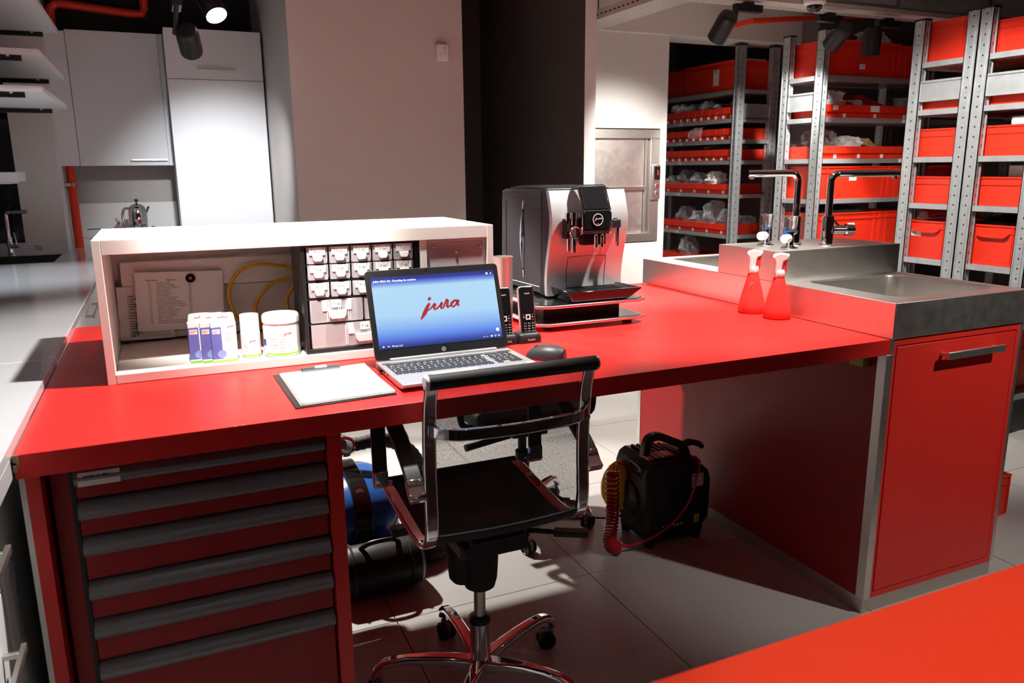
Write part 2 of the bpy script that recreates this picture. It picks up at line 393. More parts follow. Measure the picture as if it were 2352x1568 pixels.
def track(label, x0, x1, y, z, axis='x', wd=.036, group=None):
    b = MB()
    if axis == 'x': b.box(x0, x1, y-wd/2, y+wd/2, z, z+.02)
    else: b.box(y-wd/2, y+wd/2, x0, x1, z, z+.02)
    return b.build('lamp_track', 'tray_metal', None, label, 'track', group, bev=.002)
track('short lamp track above the tall white kitchen cabinet', -.2, .8, 3.98, 2.241)

# perforated cable tray over the dumbwaiter
ct = T('cable_tray', 'perforated metal cable tray running out over the dumbwaiter wall', 'cable tray', (2.55, 3.3, 2.22))
b = MB().box(2.455, 2.459, 1.0, 4.66, 2.22, 2.275).box(2.641, 2.645, 1.0, 4.66, 2.22, 2.275)
for k in range(64): b.box(2.4545, 2.4552, 1.6+.047*k, 1.622+.047*k, 2.243, 2.252, 1)
b.build('side_rail', ['tray_metal', 'black'], ct, smooth=False)
b = MB().box(2.459, 2.641, 1.0, 4.66, 2.22, 2.222)
for k in range(118):
    for j in range(7):
        y = 1.6+.026*k+(.013 if j % 2 else 0); x = 2.474+.0255*j
        b.add([(x-.004,y,2.2194),(x+.004,y,2.2194),(x+.004,y+.016,2.2194),(x-.004,y+.016,2.2194)], [(0,1,2,3)], 1)
b.build('perforated_floor', ['tray_metal', 'black'], ct, smooth=False)
b = MB().cyl((2.55, 4.4, 2.24), (2.55, 4.4, 3.0), .004, n=8).box(2.46, 2.64, 4.39, 4.41, 2.28, 2.292)
b.build('hanger', 'dark_grey', ct)
# second tray carrying lamps, camera
ct = T('cable_tray', 'long cream cable tray with slotted side above the red crate racks', 'cable tray', (3.8, 3.55, 2.21))
b = MB().box(2.66, 5.6, 3.46, 3.56, 2.22, 2.245); b.build('track_profile', 'tray_metal', ct, bev=.002)
b = MB().box(2.66, 5.6, 3.60, 3.80, 2.262, 2.265).box(2.66, 5.6, 3.80, 3.804, 2.262, 2.34).box(2.66, 5.6, 3.596, 3.60, 2.262, 2.275)
for k in range(60):
    for j in range(6):
        x = 2.7+.047*k; y = 3.62+.03*j
        b.add([(x,y,2.2614),(x+.018,y,2.2614),(x+.018,y+.008,2.2614),(x,y+.008,2.2614)], [(0,1,2,3)], 1)
    b.box(2.7+.047*k, 2.722+.047*k, 3.7992, 3.7996, 2.300, 2.311, 1)
b.build('slotted_rail', ['tray_metal', 'black'], ct, smooth=False)
b = MB()
for x in (3.0, 4.35, 5.2): MB().box(x-.016, x+.016, 3.79, 3.795, 2.31, 2.47).build('hanger', 'tray_metal', ct)
# dome camera
dc = T('dome_camera', 'small white dome security camera hanging under the cream tray', 'security camera', (3.29, 3.40, 2.165))
q = Matrix.Translation((3.29, 3.40, 2.245)) @ Matrix.Rotation(math.pi, 4, 'X')
MB().lathe([(0,0),(.055,0),(.058,.012),(.056,.028),(.046,.040),(.040,.040)], mx=q, n=32).build('housing', 'white_plastic', dc)
MB().lathe([(.040,.040)]+[(.040*math.cos(a), .040+.036*math.sin(a)) for a in [i*math.pi/16 for i in range(1, 9)]], mx=q, n=28, caps=False).build('dome', 'black_gloss', dc)
MB().ribbon(-.013, .013, 0, .005, FR(3.29, 3.3415, 2.218)).build('brand_mark', 'print_pink', dc)
# pipe by the tray
MB().tube([(3.66, 4.66, 2.30), (3.66, 4.32, 2.30), (4.4, 4.32, 2.375), (4.9, 4.32, 2.42)], .018, 12).build('sprinkler_pipe', 'pipe_red', None, 'thin red sprinkler pipe behind the lamp tray by the alcove beam', 'pipe')

# motion sensor on the pillar
ms = T('motion_sensor', 'small white motion sensor high on the grey pillar', 'sensor', (1.611, 4.6, 1.995))
MB().prism(rrect(.072, .092, .012, 3, 1.611, 2.041), 4.565, 4.6, 'y').build('housing', 'white_plastic', ms, bev=.006)
MB().box(1.597, 1.63, 4.560, 4.5655, 2.010, 2.032).build('lens_window', 'paper', ms, bev=.003)
MB().box(1.620, 1.624, 4.5635, 4.5655, 2.058, 2.072).build('indicator', 'black', ms)

# ------------------------------------------------------------------ dumbwaiter
dw = T('dumbwaiter', 'brushed steel dumbwaiter hatch set in the white wall', 'dumbwaiter', (2.97, 4.7, .865))
MB().box(2.56, 3.224, 4.688, 4.74, 1.567, 1.627).box(2.56, 3.224, 4.688, 4.74, .867, .925).box(3.148, 3.224, 4.688, 4.74, .925, 1.567).box(2.56, 2.61, 4.688, 4.74, .925, 1.567).build('frame', 'steel_dark', dw, bev=.003)
MB().box(2.61, 3.115, 4.715, 4.735, 1.245, 1.566).build('door_panel', 'steel', dw, bev=.002)
MB().box(2.61, 3.115, 4.725, 4.745, .926, 1.225).build('door_panel', 'steel', dw, bev=.002)
MB().box(2.61, 3.13, 4.70, 4.722, 1.222, 1.246).build('door_rail', 'alu', dw, bev=.003)
MB().box(3.118, 3.13, 4.705, 4.735, .926, 1.566).box(3.132, 3.146, 4.72, 4.735, .926, 1.566).build('door_guide', 'steel_dark', dw)
cp = MB().box(3.155, 3.222, 4.668, 4.688, 1.155, 1.392).build('control_panel', 'alu', dw, bev=.004)
MB().box(3.172, 3.218, 4.665, 4.669, 1.29, 1.38).build('display', 'black_gloss', cp)
MB().text('1', FR(3.198, 4.6645, 1.322), .05).build('digit', 'led_red', cp)
for z in (1.248, 1.200): MB().lathe([(0,0),(.010,0),(.014,-.0),(.014,.006),(.012,.009),(0,.009)], mx=Matrix.Translation((3.192, 4.668, z)) @ Matrix.Rotation(R(90), 4, 'X'), n=20).build('button', 'chrome', cp)

# ------------------------------------------------------------------ red desk
dk = T('work_desk', 'large red laminate desk reaching from the white counter to the steel sink', 'desk', (.82, 2.2, 0))
MB().box(-.28, 1.906, 1.58, 2.872, .838, ZD).build('desktop', 'red_lam', dk, bev=.0012)
MB().box(-.270, -.246, 1.60, 2.85, 0, .838).build('side_panel', 'red_lam', dk)
MB().box(.281, .311, 1.60, 2.60, 0, .838).build('side_panel', 'red_lam', dk)
MB().box(-.2795, -.270, 1.60, 2.85, 0, .838).build('edge_strip', 'wall_white', dk)
MB().box(-.246, .281, 2.20, 2.22, 0, .838).build('back_panel', 'red_lam', dk)
b = MB()
for x, dx, z0 in ((-.281, .010, .866), (-.281, .006, .852), (.10, .003, .8825), (.115, .0025, .8828)): MB().box(x, x+dx, 1.5793, 1.584, z0, min(z0+.018, ZD+.0003)).build('chipped_edge', 'edge_wood', dk)
# workshop drawer cabinet under the desk
dc = T('drawer_cabinet', 'red metal workshop cabinet with grey grip drawers under the desk', 'drawer cabinet', (.04, 1.9, 0))
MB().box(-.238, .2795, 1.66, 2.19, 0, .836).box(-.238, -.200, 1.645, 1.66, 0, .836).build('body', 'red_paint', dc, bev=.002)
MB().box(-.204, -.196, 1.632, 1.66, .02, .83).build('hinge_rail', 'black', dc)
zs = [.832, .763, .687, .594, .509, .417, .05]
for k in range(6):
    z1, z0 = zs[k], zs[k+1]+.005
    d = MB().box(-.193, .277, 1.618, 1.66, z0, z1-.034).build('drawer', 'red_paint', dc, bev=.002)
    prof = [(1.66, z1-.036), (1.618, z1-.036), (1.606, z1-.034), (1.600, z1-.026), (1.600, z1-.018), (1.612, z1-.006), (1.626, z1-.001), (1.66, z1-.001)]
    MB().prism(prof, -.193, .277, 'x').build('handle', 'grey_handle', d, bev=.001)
    if k == 0:
        MB().obox(Matrix.Translation((-.150, 1.6015, .812)) @ Matrix.Rotation(R(-22), 4, 'X'), .072, .0012, .026).build('label_holder', 'label_white', d)
        MB().ribbon(0, .020, 0, .004, FR(-.176, 1.5985, .816)).ribbon(.023, .028, 0, .004, FR(-.176, 1.5985, .816)).ribbon(.031, .042, 0, .004, FR(-.176, 1.5985, .816)).ribbon(0, .011, 0, .003, FR(-.176, 1.5995, .806)).build('lettering', 'paper_print', d)

# ------------------------------------------------------------------ white shelf unit on the desk
HX0, HX1, HY0, HY1, HZ = -.146, .850, 2.032, 2.450, 1.226
hu = T('desk_hutch', 'long white open shelf unit standing on the red desk', 'shelf unit', (.352, 2.24, ZD))
MB().box(HX0+.019, HX1-.019, HY0, HY1, HZ-.034, HZ).build('top_panel', 'white_lam', hu, bev=.001)
MB().box(HX0, HX0+.0185, HY0, HY1, ZD, HZ).build('side_panel', 'white_lam', hu, bev=.001)
MB().box(HX1-.0185, HX1, HY0, HY1, ZD, HZ).build('side_panel', 'white_lam', hu, bev=.001)
MB().box(HX0+.019, HX1-.019, HY0, HY1, ZD+.001, .907).build('bottom_panel', 'white_lam', hu, bev=.001)
MB().box(.638, .656, HY0+.004, HY1, .907, HZ-.034).build('divider', 'white_lam', hu, bev=.001)
MB().box(HX0+.019, HX1-.019, HY1-.012, HY1-.002, .907, HZ-.034).build('back_panel', 'white_lam', hu)
fp = MB().box(.657, .831, HY0+.012, HY0+.030, .908, 1.190).build('front_panel', 'white_lam', hu, bev=.001)
MB().box(.667, .822, HY0+.008, HY0+.0121, .95, 1.183).build('cover_plate', 'badge_silver', fp, bev=.001)
for x, z in ((.676, 1.172), (.742, 1.152), (.812, 1.168)):
    MB().lathe([(0,0),(.0045,0),(.0045,.003),(0,.0045)], mx=Matrix.Translation((x, HY0+.008, z)) @ Matrix.Rotation(R(90), 4, 'X'), n=14).build('screw', 'steel_dark', fp)
# cable trunking on the hutch back
tr = T('cable_trunking', 'grey cable trunking screwed to the back of the white shelf unit', 'trunking', (.15, 2.43, .95))
MB().box(-.11, .60, 2.402, 2.4378, 1.058, 1.135).build('duct', 'white_lam', tr, bev=.002)
MB().box(-.10, .60, 2.418, 2.4378, .935, 1.055).build('back_plate', 'white_lam', tr, bev=.001)
MB().box(-.085, .60, 2.405, 2.4378, .915, .934).build('bottom_rail', 'white_lam', tr, bev=.003)
for x, z in ((.33, 1.105), (-.03, .955)):
    MB().lathe([(0,0),(.0045,0),(.0045,.003),(0,.005)], mx=Matrix.Translation((x, 2.402 if z > 1 else 2.418, z)) @ Matrix.Rotation(R(90), 4, 'X'), n=12).build('screw', 'steel_dark', tr)
# yellow cables
Y0 = 2.388
cab = [([(.50, Y0, 1.080), (.40, Y0, 1.083), (.33, Y0-.004, 1.100), (.26, Y0-.006, 1.112), (.20, Y0-.004, 1.095), (.168, Y0, 1.045), (.172, Y0, .99), (.205, Y0, .935), (.30, Y0, .913)], 'printed yellow cable in a wide loop in the white shelf'),
       ([(.50, Y0-.012, 1.072), (.36, Y0-.012, 1.068), (.285, Y0-.012, 1.052), (.238, Y0-.012, 1.0), (.240, Y0-.012, .955), (.262, Y0-.012, .913)], 'yellow cable in the middle loop beside the parts cabinet'),
       ([(.50, Y0-.024, 1.066), (.42, Y0-.024, 1.064), (.352, Y0-.024, 1.045), (.325, Y0-.024, 1.0), (.345, Y0-.024, .95), (.39, Y0-.024, .913)], 'yellow cable nearly hidden by the parts cabinet'),
       ([(.50, Y0-.036, 1.060), (.44, Y0-.036, 1.058), (.378, Y0-.036, 1.035), (.358, Y0-.036, .995), (.378, Y0-.036, .95), (.43, Y0-.036, .913)], 'innermost yellow cable loop behind the parts cabinet')]
for pts, l in cab: MB().tube(bezier(pts, 8), .0052, 10).build('yellow_cable', 'yellow_cable', None, l, 'cable', 'yellow cables in the shelf unit')
# papers pinned in the hutch
TURK = ['Standart İşçilik', 'Öğütücü Temizliği', 'On/Off Butonu Değişimi', 'Pompa Değişimi', 'Valf Değişimi', 'Sensör Değişimi', 'Drej Değişimi', 'Sensör Paneli Değişimi', 'Su Deposu Değişimi', 'Demleme Ünitesi Değişimi', 'Termoblok Revizyon Değişimi', 'Demleme Ünitesi Valf Değişimi', 'Öğütücü Değişimi', 'Elektronik Kart Değişimi', 'Termoblok Değişimi', 'Panel Kartı Değişimi', 'Bakım Ürünü Ücreti', 'Bakım Temizlik', 'Su Kaçağı Giderme ve Conta Değişimi', 'Demontajlı Ürünler Bakım Ücreti']
pl = T('price_list', 'printed price list sheet held by a round magnet in the white shelf', 'paper', (.04, 2.385, .93))
PQ = Matrix.Translation((.036, 2.384, 1.022)) @ Matrix.Rotation(R(2.0), 4, 'Y')
b = MB()
for k in range(4): b.obox(PQ @ Matrix.Translation((.0008*k, .0015*k, -.0007*k)), .228, .0008, .164)
b.build('sheets', 'paper', pl, smooth=False)
F = PQ @ FR(0, -.0008, 0)
b = MB().text('\n'.join(TURK), F @ Matrix.Translation((-.060, .050, 0)), .0058, 0, 'LEFT', 1.02)
b.text('\n'.join(str(101+3*i) for i in range(20)), F @ Matrix.Translation((-.082, .050, 0)), .0056, 0, 'LEFT', 1.06)
b.text('\n'.join(['400']*20), F @ Matrix.Translation((.022, .050, 0)), .0056, 0, 'LEFT', 1.06)
b.text('İşçilik Kodu', F @ Matrix.Translation((-.072, .058, 0)), .0058, bold=.02).text('İşçilik Adı', F @ Matrix.Translation((-.022, .058, 0)), .0058, bold=.02).text('Fiyat', F @ Matrix.Translation((.026, .058, 0)), .0058, bold=.02)
b.build('print', 'paper_print', pl, smooth=False)
rm = MB().lathe([(.0045,0),(.0125,0),(.0125,.005),(.0045,.005),(.0045,0)], mx=FR(.067, 2.3822, 1.084), n=24, caps=False)
rm.build('ring_magnet', 'black_gloss', None, 'black ring magnet holding the printed price list', 'magnet')
pf = T('form_sheet', 'printed form sheet half hidden behind the price list', 'paper', (-.05, 2.397, .92))
PQ = Matrix.Translation((-.056, 2.3985, .992)) @ Matrix.Rotation(R(1.0), 4, 'Y')
MB().obox(PQ, .140, .001, .150).build('sheet', 'paper', pf, smooth=False)
F = PQ @ FR(0, -.0009, 0); b = MB()
for z0, z1, n in ((.045, .052, 1), (.010, .043, 5), (-.016, .006, 3), (-.046, -.020, 4), (-.066, -.050, 3)):
    b.ribbon(-.044, .06, z0, z0+.0007, F).ribbon(-.044, .06, z1, z1+.0007, F).ribbon(-.044, -.0433, z0, z1, F)
    for i in range(n):
        zz = z0+(z1-z0)*(i+.3)/n
        b.ribbon(-.041, -.041+.012+.008*((i*7) % 3), zz, zz+.0022, F)
        if i: b.ribbon(-.044, .06, z0+(z1-z0)*i/n, z0+(z1-z0)*i/n+.0003, F)
b.build('print', 'paper_print', pf, smooth=False)

# three tablet cartons
def carton(x, y, label):
    t = T('descaler_carton', label, 'carton', (x, y, .907), R(3), 'purple and white cartons in the shelf unit')
    W, D, H = .060, .024, .103
    b = MB().box(0, W, 0, D, 0, H, 0)
    b.build('box', 'label_white', t, local=True, bev=.0008)
    hp = [(.001, H), (W-.001, H), (W-.004, H+.021), (W-.010, H+.024), (.010, H+.024), (.004, H+.021)]
    MB().prism(hp, .0005, .0015, 'y').build('hang_tab', 'label_white', t, local=True)
    MB().add([(a, -.0002+.0006, c) for a, c in ((.017,H+.010),(.043,H+.010),(.043,H+.014),(.034,H+.014),(.030,H+.018),(.026,H+.014),(.017,H+.014))], [tuple(range(7))]).build('hang_slot', 'print_grey', t, local=True, smooth=False)
    F = FR(0, -.0004, 0); b = MB()
    b.ribbon(0, .024, .010, H-.012, F, 0).ribbon(.003, .021, .074, .086, F @ Matrix.Translation((0,0,.0003)), 3)
    b.ribbon(0, W, 0, .006, F, 2)
    n = 20; c = F @ Matrix.Translation((.022, .022, .0004)); b.add([c @ Vector((.0105*math.cos(2*math.pi*k/n), .0105*math.sin(2*math.pi*k/n), 0)) for k in range(n)], [tuple(range(n))], 1)
    for i in range(3): b.ribbon(.0045, .019-.003*i, .082-.003*i, .0828-.003*i, F @ Matrix.Translation((0,0,.0006)), 4)
    b.strokes(LOGO(F, .015), F @ Matrix.Translation((.047, .090, .0004)), 4)
    for i in range(4): b.ribbon(.030, .050-.004*(i % 2), .072-.006*i, .0728-.006*i, F, 5)
    b.add([(-.0004,0,.008),(-.0004,D,.008),(-.0004,D,H-.002),(-.0004,0,H-.002)], [(0,1,2,3)], 6)
    b.build('print', ['print_sky', 'scr_blue_print', 'print_green', 'label_white', 'logo_red', 'print_grey', 'print_blue'], t, local=True, smooth=False)
    return t
mat('scr_blue_print', (.25, .38, .75), .35, nscale=60, nvar=.3)
carton(.093, 2.052, 'purple and white carton with a hang tab, foremost of three beside the white bottle')
carton(.069, 2.064, 'purple and white carton with a hang tab in the middle of three')
carton(.041, 2.074, 'purple and white carton with a hang tab, outermost of three towards the papers')
def wrap_print(b, c, r, a0, a1, z0, z1, m, n=10):
    vs = [(c[0]+r*math.sin(R(a0+(a1-a0)*i/n)), c[1]-r*math.cos(R(a0+(a1-a0)*i/n)), z) for z in (z0, z1) for i in range(n+1)]
    b.add(vs, [(i, i+1, n+2+i, n+1+i) for i in range(n)], m)
def curved(st, c, r, a0, z0):
    return st
def bottle_like(name, label, cat, c, prof, r, zb, zt, nlines, size):
    t = T(name, label, cat, (c[0], c[1], .907))
    cut = [i for i, q in enumerate(prof) if q[1] >= zt+.004][0]
    MB().lathe(prof[:cut+1], (c[0], c[1], .907), 36).build('body', 'tub_white', t)
    MB().lathe(prof[cut:], (c[0], c[1], .907), 36).build('lid', 'tub_white', t)
    b = MB(); rr = r+.0005
    wrap_print(b, c, rr, -65, 65, .907+zb, .907+zb+.006, 0)
    for i in range(nlines):
        z = .907+zb+.012+(zt-zb-.030)*i/nlines
        wrap_print(b, c, rr, -48, -48+16+6*(i % 3), z, z+.0009, 1, 4)
        if nlines < 7: wrap_print(b, c, rr, -14, 2+4*(i % 2), z, z+.0014, 3, 4)
    for i in range(11): wrap_print(b, c, rr, 46, 60, .907+zb+.016+i*.004, .907+zb+.0166+i*.004, 1, 3)
    st = LOGO(None, size); a0 = 12 if nlines < 7 else 4
    # bend the logo around the wall
    tmp = MB().strokes(st, Matrix.Identity(4))
    vs = []
    for x, y, _ in tmp.v:
        a = R(a0)+x/rr; vs.append((c[0]+(rr+.0003)*math.sin(a), c[1]-(rr+.0003)*math.cos(a), .907+zt-.014+y))
    b.add(vs, tmp.f, 2)
    if nlines < 7: wrap_print(b, c, rr+.0002, -80, -64, .907+.030, .907+.046, 4, 4)
    b.build('print', ['print_green', 'print_grey', 'logo_red', 'print_pink', 'sign_blue'], t, smooth=False)
bottle_like('cleaner_bottle', 'slim white cleaner bottle between the cartons and the round tub', 'bottle', (.189, 2.090),
            [(.021,0),(.0245,.002),(.0245,.062),(.0243,.066),(.0238,.068),(.0235,.110),(.0225,.112),(0,.112)], .0245, .004, .058, 9, .016)
bottle_like('cleaning_tub', 'wide round white tub with a screw lid beside the parts cabinet', 'tub', (.267, 2.088),
            [(.043,0),(.0465,.003),(.0465,.074),(.046,.080),(.0445,.082),(.0445,.086),(.0475,.088),(.0475,.100),(.046,.106),(.043,.109),(0,.110)], .0465, .005, .074, 5, .021)

# ------------------------------------------------------------------ black parts cabinet with clear drawers
PX0, PX1, PY0, PY1, PZ0, PZ1 = .322, .634, 2.042, 2.200, .9075, 1.190
pc = T('parts_cabinet', 'black small-parts cabinet with clear labelled drawers in the white shelf', 'parts cabinet', (.478, 2.12, .907))
b = MB().box(PX0, PX0+.010, PY0, PY1, PZ0, PZ1).box(PX1-.010, PX1, PY0, PY1, PZ0, PZ1).box(PX0+.010, PX1-.010, PY0, PY1, PZ0, PZ0+.012).box(PX0+.010, PX1-.010, PY0, PY1, PZ1-.004, PZ1).box(PX0+.010, PX1-.010, PY1-.004, PY1, PZ0+.012, PZ1-.004)
b.build('casing', 'black', pc, bev=.001)
rows = [(1.143, 1.186, 5), (1.101, 1.140, 5), (1.055, 1.094, 5), (.988, 1.048, 2), (.921, .983, 1)]
b = MB()
for z0, z1, n in rows: b.box(PX0+.010, PX1-.010, PY0+.002, PY1-.004, z0-.005, z0-.002)
b.build('shelf', 'black', pc)
num = 1
for z0, z1, n in rows:
    xa, xb = PX0+.013, PX1-.013; w1 = (xb-xa)/n
    for i in range(n):
        x0 = xa+w1*i+.002; x1 = xa+w1*(i+1)-.002; cx = (x0+x1)/2; h = z1-z0
        d = MB().prism([(x0+.003, z0), (x1-.003, z0), (x1-.0005, z0+.006), (x1, z1), (x0, z1), (x0+.0005, z0+.006)], PY0+.001, PY0+.003, 'y').box(x0+.001, x0+.002, PY0+.003, PY1-.02, z0, z1-.004).box(x1-.002, x1-.001, PY0+.003, PY1-.02, z0, z1-.004).box(x0+.002, x1-.002, PY0+.003, PY1-.02, z0, z0+.001).build('drawer', 'drawer_clear', pc, bev=.0006)
        k = 1.0 if n == 5 else (1.9 if n == 2 else 2.2)
        hw = .0125*k
        yy = PY0-.001
        MB().prism([(cx-hw, z0+h*.50), (cx+hw, z0+h*.50), (cx+hw*.95, z0+h*.30), (cx+hw*.70, z0+h*.16), (cx-hw*.70, z0+h*.16), (cx-hw*.95, z0+h*.30)], yy-.007, yy+.003, 'y').build('grip', 'tongue', d, bev=.001)
        MB().prism([(cx-hw*1.65, z1-.001), (cx-hw*1.15, z1-.001), (cx-hw, z0+h*.52), (cx-hw*1.6, z0+h*.52)], yy-.001, yy+.002, 'y').build('label_pocket', 'tongue', d)
        MB().prism([(cx+hw*1.65, z1-.001), (cx+hw*1.15, z1-.001), (cx+hw, z0+h*.52), (cx+hw*1.6, z0+h*.52)], yy-.001, yy+.002, 'y').build('label_pocket', 'tongue', d)
        lw = .0125; F = FR(cx, yy-.0012, 0)
        b = MB().box(cx-lw, cx+lw, yy-.001, yy+.001, z1-.021, z1-.001, 0)
        b.text('T %02d' % num, F @ Matrix.Translation((0, z1-.0155, 0)), .0098, 1)
        b.build('label_card', ['label_white', 'paper_print'], d, smooth=False)
        if n < 5:
            for q in (-.3, .05, .35): MB().box(cx+w1*q*.6-.001, cx+w1*q*.6+.001, yy+.0005, yy+.0022, z0+.003, z1-.006).box(cx+w1*q*.6+.004, cx+w1*q*.6+.0055, yy+.0005, yy+.0022, z0+.003, z1-.006).build('divider_rib', 'tongue', d)
        num += 1

# ------------------------------------------------------------------ laptop
lp = T('laptop', 'open silver laptop with a black bezel showing a blue video screen', 'laptop', (.653, 1.79, ZD))
LX0, LX1, LY0, LY1 = .470, .836, 1.664, 1.912
base = MB().prism([(LY0, ZD+.012), (LY0+.002, ZD+.018), (LY1, ZD+.018), (LY1, ZD+.003), (LY0+.05, ZD+.001), (LY0+.012, ZD+.005)], LX0, LX1, 'x').build('base', 'silver_plastic', lp, bev=.0015)
MB().box(LX0+.02, LX1-.02, LY0+.03, LY1-.02, ZD, ZD+.0025).build('foot_strip', 'rubber', base)
b = MB()
for k, (y, ln) in enumerate(((1.885, .012), (1.868, .010), (1.852, .014), (1.830, .012), (1.80, .010))): b.box(LX0-.0006, LX0+.001, y-ln, y, ZD+.007, ZD+.012)
b.build('port', 'black', base)
MB().box(LX0-.006, LX0+.001, 1.846, 1.860, ZD+.006, ZD+.012).build('usb_receiver', 'black', base)
MB().box(.505, .800, LY1-.016, LY1-.002, ZD+.018, ZD+.024).build('hinge_bar', 'silver_plastic', base, bev=.002)
MB().box(.478, .828, 1.862, 1.880, ZD+.0180, ZD+.0183).build('speaker_grille', 'alu', base)
MB().box(.562, .678, LY0+.008, 1.743, ZD+.0180, ZD+.0184).build('touchpad', 'white_plastic', base)
ZK = ZD+.018
kb = MB().box(.476, .822, 1.754, 1.859, ZK, ZK+.0004).build('keyboard', 'silver_plastic', lp)
kp = .0170; ky = .0172; key_me = {}
def key(x, y, wk, hk):
    k = (round(wk, 4), round(hk, 4))
    if k not in key_me:
        o = MB().prism(rrect(wk, hk, .0012, 1), 0, .0016, 'z').build('key', 'dark_grey', kb, local=True, bev=.0004, seg=1); key_me[k] = o
    else:
        o = bpy.data.objects.new('key', key_me[k].data); col.objects.link(o); o.parent = kb
    o.location = Vector((x, y, ZK+.0004)) - wm(kb).translation
for r in range(6):
    y = 1.852-ky*r if r else 1.8535; hk = .0145 if r else .0095
    x = .482; n = 15
    ws = [.0150]*15
    if r == 2: ws = [.022]+[.0150]*12+[.0220]
    if r == 3: ws = [.026]+[.0150]*11+[.0350]
    if r == 4: ws = [.020]+[.0150]*11+[.0410]
    if r == 5: ws = [.0150]*3+[.0150, .0830]+[.0150]*6
    for wk in ws:
        if x+wk > .742: break
        key(x+wk/2, y, wk, hk); x += wk+.0020
    for i in range(4):
        if r == 5 and i == 1: continue
        key(.754+i*.0172, y, .0150, hk)
b = MB()
for r in range(1, 5):
    for i in range(19):
        x = .485+.0172*i+.003*(r % 2); y = 1.853-ky*r
        b.add([(x, y, ZK+.00225), (x+.004, y, ZK+.00225), (x+.004, y+.004, ZK+.00225), (x, y+.004, ZK+.00225)], [(0,1,2,3)])
b.build('key_print', 'label_white', kb, smooth=False, kind='stuff')
MB().prism(rrect(.020, .014, .002, 2, .822, 1.733), ZK, ZK+.0004, 'z').build('sticker', 'print_pink', base)
LM = Matrix.Translation((.653, 1.908, ZD+.020)) @ Matrix.Rotation(R(-19), 4, 'X')
LH, LW = .232, .368
lid = MB()
pts = rrect(LW, LH, .010, 4, 0, LH/2)
n = len(pts)
lid.add([LM @ Vector((x, -.004, z)) for x, z in pts]+[LM @ Vector((x, .004, z)) for x, z in pts], [tuple(range(n)), tuple(range(n, 2*n))[::-1]]+[(i, (i+1) % n, n+(i+1) % n, n+i) for i in range(n)])
lid = lid.build('lid', 'black', lp, bev=.001)
LF = LM @ FR(0, -.0045, 0)
DX, DZ0, DZ1 = .1705, .026, .214
MB().obox(LM @ Matrix.Translation((0, -.0040, (DZ0+DZ1)/2)), 2*DX, .001, DZ1-DZ0).build('display', 'display', lid, smooth=False)
LF = LM @ FR(0, -.0052, 0)
b = MB().strokes(LOGO(None, .112), LF @ Matrix.Translation((.005, .121, 0)), 0)
b.build('screen_logo', 'scr_red', lid, smooth=False)
b = MB().text('JURA GIGA X8 - Descaling the machine', LF @ Matrix.Translation((-DX+.005, DZ1-.014, 0)), .0070, 0, 'LEFT')
b.text('0:22 / 5:23', LF @ Matrix.Translation((-DX+.040, DZ0+.0045, 0)), .0050, 0, 'LEFT')
b.add([LF @ Vector(p) for p in ((-.161, .0305, 0), (-.156, .0328, 0), (-.161, .0351, 0))], [(0,1,2)])
b.add([LF @ Vector(p) for p in ((-.148, .0312, 0), (-.1445, .0328, 0), (-.148, .0344, 0))], [(0,1,2)]).ribbon(-.1443, -.1435, .0312, .0344, LF)
b.add([LF @ Vector(p) for p in ((-.137, .0318, 0), (-.1352, .0318, 0), (-.1330, .0302, 0), (-.1330, .0354, 0), (-.1352, .0338, 0), (-.137, .0338, 0))], [tuple(range(6))])
for x in (.150, .161):
    b.ribbon(x-.0025, x+.0025, .0352, .0357, LF).ribbon(x-.0025, x+.0025, .0318, .0323, LF).ribbon(x-.0025, x-.0020, .0318, .0357, LF).ribbon(x+.0020, x+.0025, .0318, .0357, LF)
for x in (.118, .127): b.ribbon(x-.003, x+.003, .0330, .0336, LF)
n = 16; b.add([LF @ Vector((.150+.0030*math.cos(2*math.pi*k/n), .2055+.0030*math.sin(2*math.pi*k/n), 0)) for k in range(n)], [tuple(range(n))])
b.add([LF @ Vector((.1395+.0026*math.cos(2*math.pi*k/n), .0336+.0026*math.sin(2*math.pi*k/n), 0)) for k in range(n)], [tuple(range(n))])
b.add([LF @ Vector(p) for p in ((.1585, .2035, 0), (.1610, .2065, 0), (.1610, .2080, 0), (.1640, .2055, 0), (.1610, .2030, 0), (.1610, .2045, 0))], [tuple(range(6))])
b.ribbon(.155, .163, .046, .054, LF)
b.build('screen_icons', 'scr_white', lid, smooth=False)
MB().ribbon(-.164, .160, .0415, .0422, LF).build('progress_bar', 'scr_red', lid, smooth=False)
LB = LM @ FR(0, -.0046, 0)
b = MB().lathe([(0,0),(.0062,0)], mx=LB @ Matrix.Translation((0, .0125, 0)), n=24, caps=False, m=0)
b.text('hp', LB @ Matrix.Translation((0, .0102, .0003)), .0088, 1)
b.build('badge', ['silver_plastic', 'black'], lid, smooth=False)
MB().box(-.003, .003, 0, .0004, 0, .003).build('webcam', 'black_gloss', lid, local=True).location = LM @ Vector((-.02, -.0045, .2225)) - Vector(lp.location)

